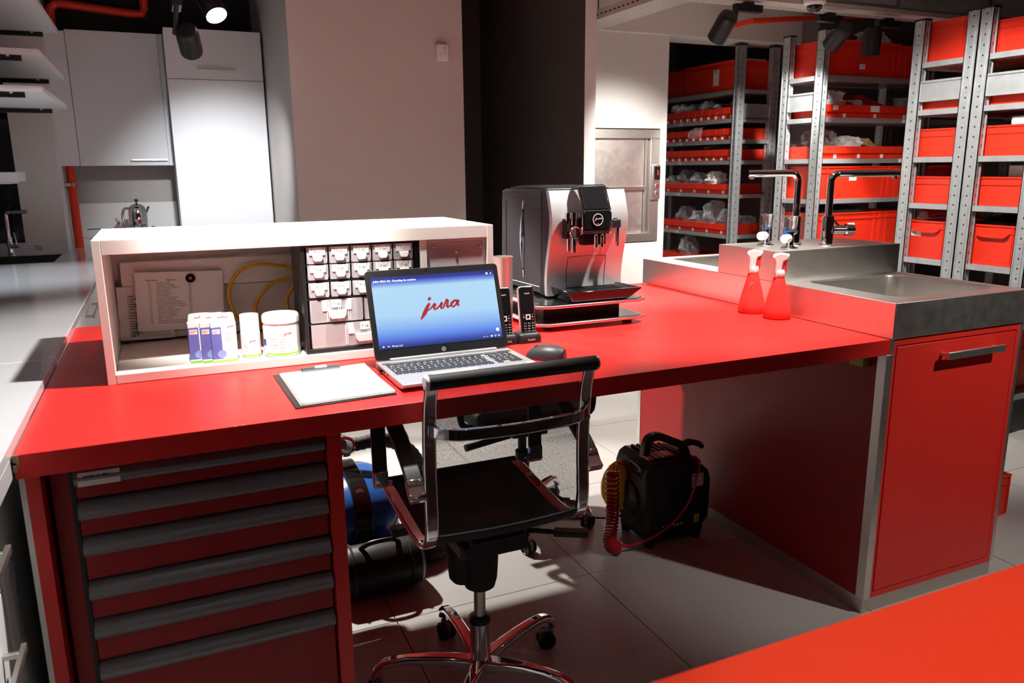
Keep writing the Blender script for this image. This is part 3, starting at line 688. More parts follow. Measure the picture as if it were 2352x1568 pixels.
# ------------------------------------------------------------------ clipboard, paper, mouse, cup
cl = T('clipboard', 'black clipboard lying on the red desk beside the laptop', 'clipboard', (.338, 1.80, ZD))
MB().prism([(.228, 1.643), (.453, 1.656), (.452, 1.950), (.222, 1.950)], ZD, ZD+.0025, 'z').build('board', 'black', cl, bev=.0008)
b = MB().prism([(1.948, ZD+.0025), (1.948, ZD+.009), (1.940, ZD+.013), (1.930, ZD+.010), (1.924, ZD+.0055), (1.930, ZD+.0045)], .290, .384, 'x').box(.284, .390, 1.944, 1.956, ZD+.0025, ZD+.006)
b.cyl((.290, 1.943, ZD+.012), (.384, 1.943, ZD+.012), .003, n=10)
b.build('clip', 'dark_grey', cl, bev=.0006)
MB().box(.322, .352, 1.932, 1.946, ZD+.010, ZD+.016).build('clip_lever', 'tongue', cl, bev=.002)
b = MB(); N = 14
for layer in range(3):
    vs = []; fs = []
    x0, x1, y0, y1 = .236+.002*layer, .446+.0015*layer, 1.652+.003*layer, 1.946
    for i in range(N+1):
        for j in range(N+1):
            u, v = i/N, j/N
            z = ZD+.0035+.0012*layer+.004*max(0, u-.6)*max(0, v-.55)*4+.0015*math.sin(u*9+layer)*v*(1-v)+.006*max(0, .12-v)*u
            vs.append((x0+(x1-x0)*u-.004*v+.004, y0+(y1-y0)*v+.010*u*(1-v), z))
    for i in range(N):
        for j in range(N): a = i*(N+1)+j; fs.append((a, a+N+1, a+N+2, a+1))
    b.add(vs, fs)
b.build('paper_sheets', 'paper', None, 'blank white paper sheets clamped on the black clipboard', 'paper', solid=.0003)
mo = T('computer_mouse', 'black wireless mouse on the red desk beside the laptop', 'mouse', (.908, 1.818, ZD), R(42))
b = MB(); secs = 13; ring = 20
vs = []
for i in range(secs):
    t = i/(secs-1); y = -.052+.104*t
    wdt = .033*(max(0, 1-((t-.48)/.56)**2))**.42; h = .004+.033*(max(0, 1-((t-.40)/.63)**2))**.6
    for k in range(ring):
        a = math.pi*k/(ring-1); vs.append((wdt*math.cos(a), y, .001+h*math.sin(a)**.8))
fs = [(i*ring+k, i*ring+k+1, (i+1)*ring+k+1, (i+1)*ring+k) for i in range(secs-1) for k in range(ring-1)]
fs += [((i+1)*ring, (i+1)*ring+ring-1, i*ring+ring-1, i*ring) for i in range(secs-1)]
fs += [tuple(range(ring)), tuple((secs-1)*ring+k for k in range(ring))]
b.add(vs, fs); b.build('shell', 'dark_grey', mo, local=True, sharp=60)
MB().cyl((-.004, .026, .0275), (.004, .026, .0275), .006, n=14).build('scroll_wheel', 'rubber', mo, local=True)
MB().lathe([(0,.003),(.026,.003),(.029,.0),(.0305,.05),(.031,.10),(.0315,.222),(.0325,.226),(.030,.226),(.029,.01),(0,.01)], (.972, 2.25, ZD), 36).build('steel_cup', 'steel', None, 'tall brushed steel cup standing beside the coffee machine', 'cup')

# ------------------------------------------------------------------ cordless phones
def phone(dx, dy, l1, l2):
    cr = T('charging_cradle', l2, 'phone charger', (.950+dx, 2.03+dy, ZD), 0, 'phone charging cradles')
    cx, cy = .950+dx, 2.03+dy
    b = MB()
    lv = [(.037, .031, 0), (.037, .031, .012), (.034, .028, .024), (.030, .024, .028), (.027, .014, .028)]
    vs = []; k = 0
    for w_, d_, z in lv: vs += [(cx+x, cy+y, ZD+z) for x, y in rrect(2*w_, 2*d_, .010, 3)]
    n = len(vs)//len(lv)
    fs = [(i*n+j, i*n+(j+1) % n, (i+1)*n+(j+1) % n, (i+1)*n+j) for i in range(len(lv)-1) for j in range(n)]+[tuple(range(n)), tuple(range((len(lv)-1)*n, len(lv)*n))]
    b.add(vs, fs).build('body', 'black', cr)
    MB().text('Yealink', FR(cx+.002, cy-.0315, ZD+.008), .0085).build('lettering', 'label_white', cr, smooth=False)
    ph = T('cordless_phone', l1, 'phone', (cx+.006, cy, ZD+.016), 0, 'cordless phones')
    PM = Matrix.Translation((cx+.006, cy-.004, ZD+.0205)) @ Matrix.Rotation(R(-9), 4, 'X')
    def slab(w_, h, r, y0, y1, z0): 
        p_ = rrect(w_, h, r, 4, 0, z0+h/2); m_ = MB(); n = len(p_)
        m_.add([PM @ Vector((x, y0, z)) for x, z in p_]+[PM @ Vector((x, y1, z)) for x, z in p_], [tuple(range(n)), tuple(range(n, 2*n))]+[(i, (i+1) % n, n+(i+1) % n, n+i) for i in range(n)])
        return m_
    slab(.0485, .141, .008, -.001, .011, 0).build('frame', 'alu', ph, bev=.0015)
    slab(.0430, .137, .006, -.0035, 0, .001).build('face', 'black_gloss', ph, bev=.001)
    slab(.044, .134, .006, .010, .018, .003).build('back_shell', 'black', ph, bev=.002)
    slab(.036, .045, .001, -.0040, -.003, .064).build('screen', 'black_gloss', ph)
    F = PM @ FR(0, -.0041, 0); b = MB()
    b.text('Yealink', F @ Matrix.Translation((.001, .118, 0)), .0060)
    for r in range(4):
        for c in range(3): b.text('147*2580369#'[c*4+r], F @ Matrix.Translation((-.013+.0128*c, .0315-.0075*r, 0)), .0055).ribbon(-.011+.0128*c, -.006+.0128*c, .0325-.0075*r, .0332-.0075*r, F)
    for x in (-.014, .014): b.ribbon(x-.002, x+.002, .058, .0586, F).ribbon(x-.0015, x+.0015, .050, .053, F)
    b.build('key_print', 'label_white', ph, smooth=False, kind='stuff')
    MB().ribbon(.012, .017, .042, .0445, F).build('call_end_mark', 'logo_red', ph, smooth=False)
    b = MB()
    for x0, x1, y0, y1 in ((-.0075, .0075, .0555, .0590), (-.0075, .0075, .0435, .0470), (-.0075, -.004, .047, .0555), (.004, .0075, .047, .0555)):
        b.obox(PM @ Matrix.Translation(((x0+x1)/2, -.0040, (y0+y1)/2)), x1-x0, .0016, y1-y0)
    b.build('navigation_ring', 'badge_silver', ph, smooth=False)
phone(0, 0, 'black cordless phone with silver rim standing before the coffee machine', 'black phone charging cradle before the coffee machine')
phone(-.073, .004, 'black cordless phone half hidden behind the laptop screen', 'black phone charging cradle half hidden by the laptop screen')

# ------------------------------------------------------------------ coffee machine on its two-level stand
st = T('machine_stand', 'two-level black and steel stand under the coffee machine', 'stand', (1.23, 2.35, ZD))
def octa(x0, x1, y0, y1, c): return [(x0+c, y0), (x1-c, y0), (x1, y0+c*.6), (x1, y1-c*.6), (x1-c, y1), (x0+c, y1), (x0, y1-c*.6), (x0, y0+c*.6)]
for nm, z0, z1 in (('lower_plate', .9005, .911), ('upper_plate', .9565, .967)):
    pl_ = MB().prism(octa(1.032, 1.424, 2.108, 2.62, .034), z0, z1-.002, 'z').build(nm, 'alu', st, bev=.001)
    MB().prism(octa(1.040, 1.416, 2.116, 2.612, .034), z1-.002, z1, 'z').build('black_inlay', 'black_gloss', pl_)
MB().box(1.09, 1.37, 2.20, 2.56, .911, .9565).build('spacer', 'black', st)
for x in (1.08, 1.37):
    for y in (2.15, 2.57): MB().cyl((x, y, ZD), (x, y, .9005), .016, n=16).build('foot', 'rubber', st)
cm = T('coffee_machine', 'black and silver automatic coffee machine standing on a two-level stand', 'coffee machine', (1.265, 2.42, .967))
prof = [(2.236, 1.309), (2.224, 1.275), (2.213, 1.240), (2.210, 1.210), (2.214, 1.175), (2.224, 1.135), (2.235, 1.095), (2.243, 1.055), (2.246, 1.02), (2.244, .985), (2.240, .972)]
body = MB().prism([(2.268, .972), (2.268, 1.300), (2.285, 1.309), (2.585, 1.309), (2.612, 1.300), (2.622, 1.05), (2.612, .985), (2.60, .972)], 1.128, 1.400, 'x').build('body', 'machine_side', cm, bev=.006)
MB().box(1.15, 1.38, 2.29, 2.59, .967, .973).build('foot', 'rubber', body)
MB().prism([(y+.020, z) for y, z in prof]+[(2.30, .972), (2.30, 1.309)], 1.1275, 1.4005, 'x').build('front_band', 'black', cm, bev=.001)
fpn = MB().prism(prof+[(y+.018, z) for y, z in prof[::-1]], 1.124, 1.404, 'x').build('front_panel', 'silver_plastic', cm, bev=.002)
# panel outline of the grounds door
def fy(z):
    for (y0, z0), (y1, z1) in zip(prof, prof[1:]):
        if z1 <= z <= z0: return y0+(y1-y0)*(z0-z)/(z0-z1)
    return prof[-1][0]
zz = [1.0+.096*k/10 for k in range(11)]
b = MB()
b.tube([(1.196-.0012*math.sin(k/10*3), fy(z)+.0002, z) for k, z in enumerate(zz)], .0011, 6).tube([(1.336+.0012*math.sin(k/10*3), fy(z)+.0002, z) for k, z in enumerate(zz)], .0011, 6)
b.tube([(1.196+.014*k, fy(1.096)-.0002, 1.096+.003*math.sin(math.pi*k/10)) for k in range(11)], .0011, 6).build('door_gap', 'black', fpn)
# side relief
b = MB(); cres = []
for k in range(17):
    t = k/16; z = 1.272-.26*t; cres.append((z, 2.427+.030*math.sin(math.pi*t), 2.427+.006*math.sin(math.pi*t)-.010*math.sin(math.pi*t)**3))
vs = [(1.1265, a, z) for z, a, c in cres]+[(1.1245, (a+c)/2, z) for z, a, c in cres]+[(1.1265, c, z) for z, a, c in cres]
b.add(vs, [(i, i+1, 17+i+1, 17+i) for i in range(16)]+[(17+i, 18+i, 35+i, 34+i) for i in range(16)]).build('grip_crescent', 'chrome', body)
b = MB().box(1.1268, 1.1282, 2.288, 2.2895, .98, 1.30).box(1.1268, 1.1282, 2.27, 2.61, 1.280, 1.2815).box(1.1268, 1.1282, 2.572, 2.580, 1.05, 1.27).build('panel_seam', 'black', body)
MB().tube([(1.1270, 2.537, .992), (1.1270, 2.307, .996)], .0012, 6).build('trim_line', 'white_plastic', body)
# top: lid with bean hopper and cup rail
top = MB().prism(rrect(.255, .27, .02, 4, 1.264, 2.435), 1.305, 1.314, 'z').build('top_cover', 'black', cm, bev=.003)
b = MB()
for k in range(26):
    x = 1.16+.0085*k; b.box(x, x+.002, 2.33, 2.56, 1.314, 1.3165+.002*((k*7) % 3))
b.build('hopper_ribs', 'acrylic', top)
MB().prism(rrect(.225, .24, .02, 4, 1.264, 2.445), 1.3135, 1.3155, 'z').build('hopper_lid', 'black_gloss', top)
# head with display
HP = [(2.245, 1.323), (2.218, 1.326), (2.205, 1.322), (2.170, 1.250), (2.165, 1.235), (2.166, 1.180), (2.172, 1.172), (2.225, 1.172), (2.225, 1.20)]
head = MB().prism(HP, 1.214, 1.309, 'x').build('display_head', 'black', cm, bev=.002)
for x0, x1 in ((1.209, 1.2145), (1.3085, 1.314)): MB().prism([(y-.001, z) for y, z in HP], x0, x1, 'x').build('side_trim', 'chrome', head, bev=.001)
MB().add([(1.217, 2.2025, 1.3205), (1.306, 2.2025, 1.3205), (1.306, 2.1688, 1.2515), (1.217, 2.1688, 1.2515)], [(0,1,2,3)]).build('touchscreen', 'black_gloss', head, solid=.001, smooth=False)
MB().add([(1.217, 2.1638, 1.246), (1.306, 2.1638, 1.246), (1.306, 2.1648, 1.190), (1.217, 2.1648, 1.190)], [(0,1,2,3)]).build('badge_panel', 'black_gloss', head, solid=.001, smooth=False)
b = MB()
for x in (1.2195, 1.303):
    for k in range(14): b.obox(Matrix.Translation((x, 2.1965-.0020*k, 1.3065-.0041*k)) @ Matrix.Rotation(R(-26), 4, 'X'), .0035, .003, .0028)
b.build('speaker_dots', 'chrome', head, kind='stuff')
F = FR(1.2625, 2.1625, 1.2185)
b = MB().lathe([(.0165, 0), (.0190, 0), (.0190, .0012), (.0165, .0012), (.0165, 0)], mx=F, n=32, caps=False)
b.strokes(LOGO(None, .027), F @ Matrix.Translation((.001, .001, .0008)), 0)
b.build('round_badge', 'badge_silver', head)
MB().lathe([(0, .001), (.0014, .001)], mx=F @ Matrix.Translation((0, -.0125, 0)), n=10, caps=False).build('status_light', 'led_red', head)
# coffee spouts
sp = MB().prism(rrect(.085, .034, .006, 3, 1.262, 2.196), 1.138, 1.1725, 'z').build('spout_block', 'black', cm, bev=.003)
for x in (1.2615, 1.2825):
    MB().lathe([(.0072, 0), (.0076, .004), (.0076, .038), (.006, .040)], (x, 2.172, 1.1315), 18).build('spout', 'chrome', sp)
    MB().lathe([(0, 0), (.002, .001), (.0055, .012), (.0055, .018), (.0066, .020)], (x, 2.172, 1.1125), 16).build('spout_tip', 'steel_dark', sp)
# milk unit left, hot water right
for q0, q1, r_ in (((1.191, 2.192, 1.203), (1.191, 2.192, 1.241), .0105), ((1.171, 2.194, 1.216), (1.171, 2.194, 1.240), .0075), ((1.191, 2.190, 1.117), (1.191, 2.190, 1.165), .0095), ((1.175, 2.194, 1.121), (1.175, 2.194, 1.163), .006)):
    MB().cyl(q0, q1, r_, n=18).build('milk_spout', 'chrome', cm)
MB().prism(rrect(.034, .030, .005, 3, 1.180, 2.204), 1.160, 1.222, 'z').build('milk_block', 'black', cm, bev=.002)
kn = MB().lathe([(.0185, 0), (.0205, .004), (.0205, .012), (.018, .015), (.0145, .0135)], mx=FR(1.191, 2.190, 1.180), n=28).build('dial', 'chrome', cm)
MB().lathe([(0, .0142), (.0145, .0142)], mx=FR(1.191, 2.190, 1.180), n=24, caps=False).build('dial_face', 'dark_grey', kn)
MB().box(1.338, 1.365, 2.190, 2.216, 1.188, 1.214).cyl((1.351, 2.203, 1.212), (1.351, 2.203, 1.219), .007, n=12).build('water_block', 'black', cm, bev=.002)
MB().cyl((1.355, 2.196, 1.130), (1.355, 2.196, 1.19), .0058, .0066, n=16).build('water_nozzle', 'chrome', cm)
# drip tray
v0 = [(1.150, 2.100), (1.375, 2.100), (1.368, 2.27), (1.157, 2.27)]; v1 = [(1.134, 2.104), (1.394, 2.104), (1.388, 2.262), (1.140, 2.262)]
v0 = [(1.150, 2.118), (1.352, 2.118), (1.366, 2.27), (1.150, 2.27)]
v2 = [(1.141, 2.111), (1.387, 2.111), (1.381, 2.255), (1.147, 2.255)]; v3 = [(1.155, 2.125), (1.348, 2.125), (1.36, 2.255), (1.155, 2.255)]
vs = [(x, y, .968) for x, y in v0]+[(x, y, 1.000) for x, y in v1]+[(x, y, 1.0035) for x, y in v1]+[(x, y, 1.0035) for x, y in v2]+[(x, y, .980) for x, y in v3]
fs = [(3,2,1,0)]+[(k*4+i, k*4+(i+1) % 4, k*4+4+(i+1) % 4, k*4+4+i) for k in range(4) for i in range(4)]+[(16,17,18,19)]
dt = MB().add(vs, fs).build('drip_tray', 'black_gloss', cm, bev=.002)
b = MB()
for k in range(14): b.box(1.20+.012*k, 1.204+.012*k, 2.15, 2.235, .9945, .998)
b.box(1.19, 1.37, 2.146, 2.15, .994, .998).box(1.19, 1.37, 2.235, 2.239, .994, .998).build('drip_grate', 'black', dt)

# ------------------------------------------------------------------ spray bottles
def spray(x, y, rz, label):
    t = T('spray_bottle', label, 'spray bottle', (x, y, ZD), rz, 'red spray bottles by the steel sink')
    MB().lathe([(.040,0),(.0435,.004),(.045,.014),(.0445,.026),(.040,.045),(.033,.075),(.025,.105),(.0185,.130),(.0145,.142),(.0135,.150)], (0,0,0), 32).build('bottle', 'bottle_red', t, local=True)
    MB().lathe([(.0165,.138),(.0175,.142),(.0175,.158),(.0155,.162),(.0150,.160)], (0,0,0), 24).build('collar', 'label_white', t, local=True)
    hp = [(-.017,.135), (-.019,.160), (-.018,.185), (-.024,.200), (-.020,.212), (.000,.217), (.020,.214), (.024,.206), (.022,.196), (.010,.190), (.006,.175), (.004,.155), (.004,.135)]
    MB().prism([(-a, c) for a, c in hp], -.013, .013, 'y').build('sprayer_head', 'tub_white', t, local=True, bev=.004, seg=3)
    MB().prism([(-.022,.196), (-.010,.190), (-.004,.178), (-.007,.160), (-.016,.150), (-.021,.165), (-.019,.182)], -.010, .010, 'y').build('trigger', 'bottle_red', t, local=True, bev=.003)
    MB().cyl((-.0265,0,.206), (-.018,0,.206), .008, .009, n=14).build('nozzle', 'tub_white', t, local=True)
    MB().cyl((.0015,0,.01), (.0015,0,.15), .0035, n=8).build('dip_tube', 'logo_red', t, local=True)
    return t
spray(1.846, 2.105, R(150), 'red spray bottle partly hidden by its twin at the steel sink')
t = spray(1.850, 1.985, R(150), 'red spray bottle standing in front of its twin at the steel sink')
MB().obox(Matrix.Translation((1.8245, 2.088, ZD+.095)) @ Matrix.Rotation(R(20), 4, 'Z') @ Matrix.Rotation(R(15), 4, 'X'), .012, .0008, .022).build('sticker', 'label_white', bpy.data.objects['spray_bottle'])

# ------------------------------------------------------------------ steel sink worktop and its red base cabinets
SX0, SX1, SY0, SY1, SZ = 1.9075, 2.500, 1.575, 2.875, .990
sk = T('steel_sink_top', 'brushed steel double sink worktop with a raised tap ledge', 'sink', (2.2, 2.2, .884))
b = MB().box(SX0, SX0+.004, SY0, SY1, .8845, SZ).box(SX1-.004, SX1, SY0, SY1, .882, SZ).box(SX0+.004, SX1-.004, SY0, SY0+.004, .8842, SZ).box(SX0+.004, SX1-.004, SY1-.004, SY1, .882, SZ)
b.box(1.9085, SX0+.004, SY0, SY0+.002, .882, .8845)
b.build('apron', 'steel', sk, bev=.001)
def basin(name, x0, x1, y0, y1, bx0, bx1, by0, by1):
    n = 6; cx, cy = (bx0+bx1)/2, (by0+by1)/2; w_, h_ = bx1-bx0, by1-by0
    L = [[(x, y, SZ) for x, y in rrect(x1-x0, y1-y0, .0006, n, (x0+x1)/2, (y0+y1)/2)]]
    for dw_, r, z in ((0, .055, SZ), (-.006, .054, SZ-.0025), (-.012, .052, SZ-.010), (-.018, .050, SZ-.06), (-.034, .046, SZ-.175), (-.06, .04, SZ-.188)):
        L.append([(x, y, z) for x, y in rrect(w_+dw_, h_+dw_, r, n, cx, cy)])
    N = len(L[0]); vs = [q for l in L for q in l]
    fs = [(k*N+i, k*N+(i+1) % N, (k+1)*N+(i+1) % N, (k+1)*N+i) for k in range(len(L)-1) for i in range(N)]
    fs.append(tuple((len(L)-1)*N+i for i in range(N)))
    o = MB().add(vs, fs).build(name, 'steel', sk, sharp=50)
    MB().lathe([(0, .002), (.022, .002), (.030, .004), (.032, .0)], (cx, cy, SZ-.1878), 20).build('drain', 'chrome', o)
basin('basin', SX0+.004, SX1-.004, SY0+.004, 2.067, 2.005, 2.448, 1.640, 2.040)
basin('basin', SX0+.004, SX1-.004, 2.370, SY1-.004, 2.005, 2.405, 2.425, 2.835)
MB().box(SX0, 2.494, 2.067, 2.370, .9902, 1.094).build('tap_ledge', 'steel', sk, bev=.0015)
bc = T('sink_cabinet', 'red laminate base cabinet under the steel sink with steel corner strips', 'cabinet', (2.2, 2.2, 0))
MB().box(1.912, 2.488, 1.596, 2.866, .05, .795).build('body', 'red_door', bc)
MB().box(1.925, 2.475, 1.597, 1.625, .7955, .8815).box(1.925, 2.475, 2.85, 2.866, .7955, .8815).box(1.9125, 1.924, 1.613, 2.85, .7955, .8815).box(2.476, 2.488, 1.613, 2.85, .7955, .8815).build('carcass_rail', 'red_door', bc)
b = MB().box(1.900, 2.496, 1.586, 2.870, 0, .05)
b.build('plinth', 'steel_dark', bc, bev=.001)
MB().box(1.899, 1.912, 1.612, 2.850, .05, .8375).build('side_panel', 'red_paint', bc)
MB().box(1.897, 1.924, 1.580, 1.612, .05, .8375).box(1.9085, 1.924, 1.580, 1.612, .8375, .8815).build('corner_strip', 'steel', bc, bev=.001)
MB().box(1.897, 1.912, 2.850, 2.872, .05, .8375).build('corner_strip', 'steel', bc, bev=.001)
MB().box(2.484, 2.498, 1.580, 1.612, .05, .8815).build('corner_strip', 'steel', bc, bev=.001)
b = MB().box(1.924, 2.484, 1.582, 1.596, .862, .8815).box(1.924, 2.484, 1.582, 1.596, .05, .070).box(1.924, 1.934, 1.582, 1.596, .07, .862).box(2.470, 2.484, 1.582, 1.596, .07, .862).build('door_frame', 'red_door', bc)
dr = MB().box(1.937, 2.466, 1.580, 1.5958, .073, .858).build('door', 'red_door', bc, bev=.0015)
b = MB().box(2.117, 2.372, 1.545, 1.555, .807, .829)
for x in (2.130, 2.355): b.box(x-.006, x+.006, 1.555, 1.580, .812, .824)
b.build('handle', 'steel', dr, bev=.001)
MB().box(1.872, 1.8985, 1.640, 1.690, .790, .832).build('green_socket', 'green_socket', None, 'small green and yellow socket under the desk end', 'socket', bev=.002)
# taps
def tap(name, label, base, bends, r, parts):
    t = T(name, label, 'tap', base, 0, 'taps on the steel ledge'); x, y, z = base
    MB().lathe([(.026,0),(.027,.004),(.022,.008),(.0215,.098),(.0205,.106),(.0125,.108)], base, 28).build('body', 'chrome', t)
    sp_ = MB().tube(bends, r, 18).build('spout', 'chrome', t)
    e = Vector(bends[-1]); d = (e-Vector(bends[-2])).normalized()
    MB().cyl(e-d*.014-Vector((0,0,.020)), e-d*.014-Vector((0,0,.008)), .009, n=16).build('aerator', 'steel_dark', sp_)
    return t
def ell(p0, zt, dirv, ln, rb=.028):
    p0 = Vector(p0); d = Vector(dirv).normalized(); pts = [p0]
    for k in range(9):
        a = R(90*k/8); pts.append(Vector((p0.x, p0.y, zt-rb)) + Vector((0,0,1))*rb*math.sin(a) + d*rb*(1-math.cos(a)))
    pts.append(Vector((p0.x, p0.y, zt))+d*ln); return pts
t = tap('kitchen_tap', 'chrome swan-neck tap with side knob over the front basin', (2.205, 2.14, 1.094), ell((2.205, 2.14, 1.19), 1.349, (.97, -.25, 0), .262), .0125, None)
MB().cyl((2.215, 2.128, 1.150), (2.262, 2.112, 1.150), .017, n=20).cyl((2.262, 2.112, 1.150), (2.290, 2.102, 1.150), .021, .019, n=20).build('side_knob', 'chrome', t)
MB().tube([(2.215, 2.135, 1.192), (2.255, 2.115, 1.150)], .004, 8).build('knob_lever', 'chrome', t)
t = tap('kitchen_tap', 'chrome swan-neck tap with a long lever beside the clear-knob valves', (2.115, 2.205, 1.094), ell((2.115, 2.205, 1.19), 1.352, (-.93, .36, 0), .185), .0125, None)
MB().cyl((2.105, 2.20, 1.150), (2.060, 2.185, 1.150), .018, n=20).build('side_knob', 'chrome', t)
MB().cyl((2.060, 2.185, 1.150), (2.056, 2.1837, 1.150), .014, n=20).build('blue_cap', 'blue_plastic', t)
MB().tube([(2.075, 2.18, 1.165), (2.09, 2.175, 1.245)], [.005, .004], 8).build('lever', 'chrome', t)
def valve(x, y, label):
    t = T('filter_valve', label, 'valve', (x, y, 1.094), 0, 'clear-knob valves on the steel ledge')
    MB().lathe([(.030,0),(.030,.003),(.016,.010),(.013,.016),(.013,.060),(.011,.064)], (x, y, 1.094), 24).build('stem', 'chrome', t)
    MB().lathe([(0,.002),(.018,.002),(.0185,.004),(.018,.006)], (x, y, 1.154), 20).build('blue_ring', 'blue_plastic', t)
    vs = []; L = ((.017, .006), (.021, .014), (.0245, .050), (.023, .054))
    MB().lathe([(0, .006)]+[(a, c) for a, c in L]+[(.012, .0545), (0, .0545)], (x, y, 1.154), 10).build('clear_knob', 'crystal', t, smooth=False)
    MB().cyl((x-.010, y-.006, 1.131), (x-.045, y-.020, 1.131), .0145, .0155, n=18).build('white_knob', 'white_plastic', t, bev=.003)
valve(2.022, 2.25, 'clear-knob valve with white side cap, set apart from the swan-neck taps')
valve(2.012, 2.12, 'clear-knob valve with white side cap standing right before a swan-neck tap')

# ------------------------------------------------------------------ near red table
nt_ = T('red_table', 'plain red table whose top shows blurred close to the camera', 'table', (1.2, .1, 0))
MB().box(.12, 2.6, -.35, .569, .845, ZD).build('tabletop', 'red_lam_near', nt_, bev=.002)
for x in (.2, 2.52):
    for y in (-.27, .49): MB().box(x-.025, x+.025, y-.025, y+.025, 0, .845).build('leg', 'dark_grey', nt_)

# ------------------------------------------------------------------ office chairs
def caster(t, x, y, z, ang):
    d = Vector((math.cos(ang), math.sin(ang), 0)); s_ = Vector((-d.y, d.x, 0)); c = Vector((x, y, .026)) + d*.012
    cs = MB().cyl((x, y, .045), (x, y, z), .006, n=10).obox(Matrix.Translation(c+Vector((0,0,.010))) @ Matrix.Rotation(ang, 4, 'Z'), .045, .013, .036).build('caster', 'grey_plastic', t, bev=.003)
    for k in (-1, 1):
        q = Matrix.Translation(c+s_*k*.008) @ Vector((0,0,1)).rotation_difference(s_*k).to_matrix().to_4x4()
        MB().lathe([(0,.012),(.008,.014),(.009,.010),(.020,.009),(.022,.013),(.026,.011),(.026,.0),(0,0)], mx=q, n=24).build('wheel', 'black', cs)
def base5(t, x, y, a0, rad, m='chrome'):
    MB().lathe([(.036,.058),(.034,.075),(.029,.09),(.0275,.10),(.0275,.205)], (x, y, 0), 28).build('hub', m, t)
    for k in range(5):
        a = R(a0+72*k); d = Vector((math.cos(a), math.sin(a), 0)); c = Vector((x, y, 0))
        ps = [(.020, .080), (.08, .094), (.14, .1035), (.20, .1075), (.24, .1055), (.262, .098), (.278, .085), (.288, .068), (.290, .058)]
        ps = [(u*rad/.29, z) for u, z in ps]
        pts = [c+d*u+Vector((0,0,z)) for u, z in ps]
        MB().band(pts, (-d.y, d.x, 0), [.044,.036,.032,.030,.030,.030,.030,.030,.028], [.034,.028,.025,.023,.022,.022,.022,.020,.018]).build('base_leg', m, t, bev=.008, seg=3)
        p_ = pts[-2]-d*.010; caster(t, p_.x, p_.y, .07, a+R(37*(k+1)))
ch = T('office_chair', 'black mesh office chair with chrome frame pushed up to the red desk', 'office chair', (.68, 1.76, 0))
CX = .664
base5(ch, .68, 1.755, 164, .285)
MB().lathe([(.0285,.203),(.0285,.218),(.020,.222),(.017,.223)], (.68, 1.755, 0), 24).build('collar', 'black', ch)
MB().cyl((.68, 1.755, .215), (.68, 1.752, .34), .0155, n=24).build('gas_lift', 'steel_dark', ch)
b = MB().lathe([(.030,.305),(.040,.312),(.046,.335),(.050,.40),(.055,.46)], (.68, 1.75, 0), 28)
b.lathe([(.028,.325),(.036,.335),(.042,.39),(.046,.46)], (.640, 1.768, 0), 24)
b.build('tilt_housing', 'black_soft', ch)
MB().box(.585, .765, 1.62, 1.86, .455, .500).prism([(1.60,.50),(1.90,.50),(1.88,.545),(1.62,.545)], .60, .75, 'x').build('seat_mechanism', 'black', ch, bev=.008)
MB().box(.44, .90, 1.70, 1.735, .515, .535).build('crossbar', 'black', ch, bev=.004)
MB().tube([(.76, 1.66, .49), (.82, 1.625, .488), (.85, 1.61, .486)], .007, 8).obox(Matrix.Translation((.868, 1.598, .487)) @ Matrix.Rotation(R(-30), 4, 'Z'), .085, .03, .014).build('tilt_lever', 'black', ch, bev=.004)
prof2 = bezier([(1.484,.945),(1.498,.90),(1.508,.83),(1.512,.75),(1.510,.68),(1.509,.63),(1.519,.587),(1.555,.558),(1.62,.548),(1.70,.553),(1.80,.566),(1.86,.574),(1.905,.572)], 5)
for s_ in (-1, 1):
    x = CX+s_*.186
    MB().band([(x, p_.x, p_.y) for p_ in prof2], (1, 0, 0), .030, .016).build('side_frame', 'chrome', ch, bev=.006, seg=3)
# sling of mesh fabric
pp = [p_ for p_ in prof2]
vs = []; NX = 8
for p_ in pp:
    for k in range(NX+1):
        u = k/NX; vs.append((CX-.176+.352*u, p_.x+.006*(0 if p_.y > .62 else 1)*math.sin(math.pi*u)-.004, p_.y-(.010*math.sin(math.pi*u) if p_.y < .60 else 0)))
i_seat = [i for i, p_ in enumerate(pp) if p_.y < .60][0]
def sl(i0, i1): return [(i*(NX+1)+k, i*(NX+1)+k+1, (i+1)*(NX+1)+k+1, (i+1)*(NX+1)+k) for i in range(i0, i1) for k in range(NX)]
b = MB(); b.v = vs[:(i_seat+1)*(NX+1)]; b.f = sl(0, i_seat); b.m = [0]*len(b.f); b.build('backrest_mesh', 'sling', ch)
b = MB(); b.v = vs[i_seat*(NX+1):]; b.f = sl(0, len(pp)-1-i_seat); b.m = [0]*len(b.f); b.build('seat_sling', 'black_soft', ch, solid=.006)
b = MB().cyl((CX-.197, 1.483, .952), (CX+.203, 1.483, .952), .0165, n=24).build('top_roll', 'black_soft', ch)
for x, s_ in ((CX-.197, -1), (CX+.203, 1)): MB().lathe([(0,.004),(.013,.004),(.0168,.001),(.0168,-.004)], mx=Matrix.Translation((x, 1.483, .952)) @ Matrix.Rotation(R(90*s_), 4, 'Y'), n=24).build('end_cap', 'tub_white' if s_ < 0 else 'alu', ch)
MB().cyl((CX-.19, 1.907, .572), (CX+.19, 1.907, .572), .015, n=20).build('front_roll', 'black_soft', ch)
pts = bezier([(CX-.186, 1.500, .846), (CX-.172, 1.478, .843), (CX-.13, 1.455, .840), (CX, 1.447, .838), (CX+.13, 1.455, .840), (CX+.172, 1.478, .843), (CX+.186, 1.500, .846)], 6)
MB().band(pts, (0, 0, 1), .026, .012).build('back_spreader', 'chrome', ch, bev=.005, seg=3)
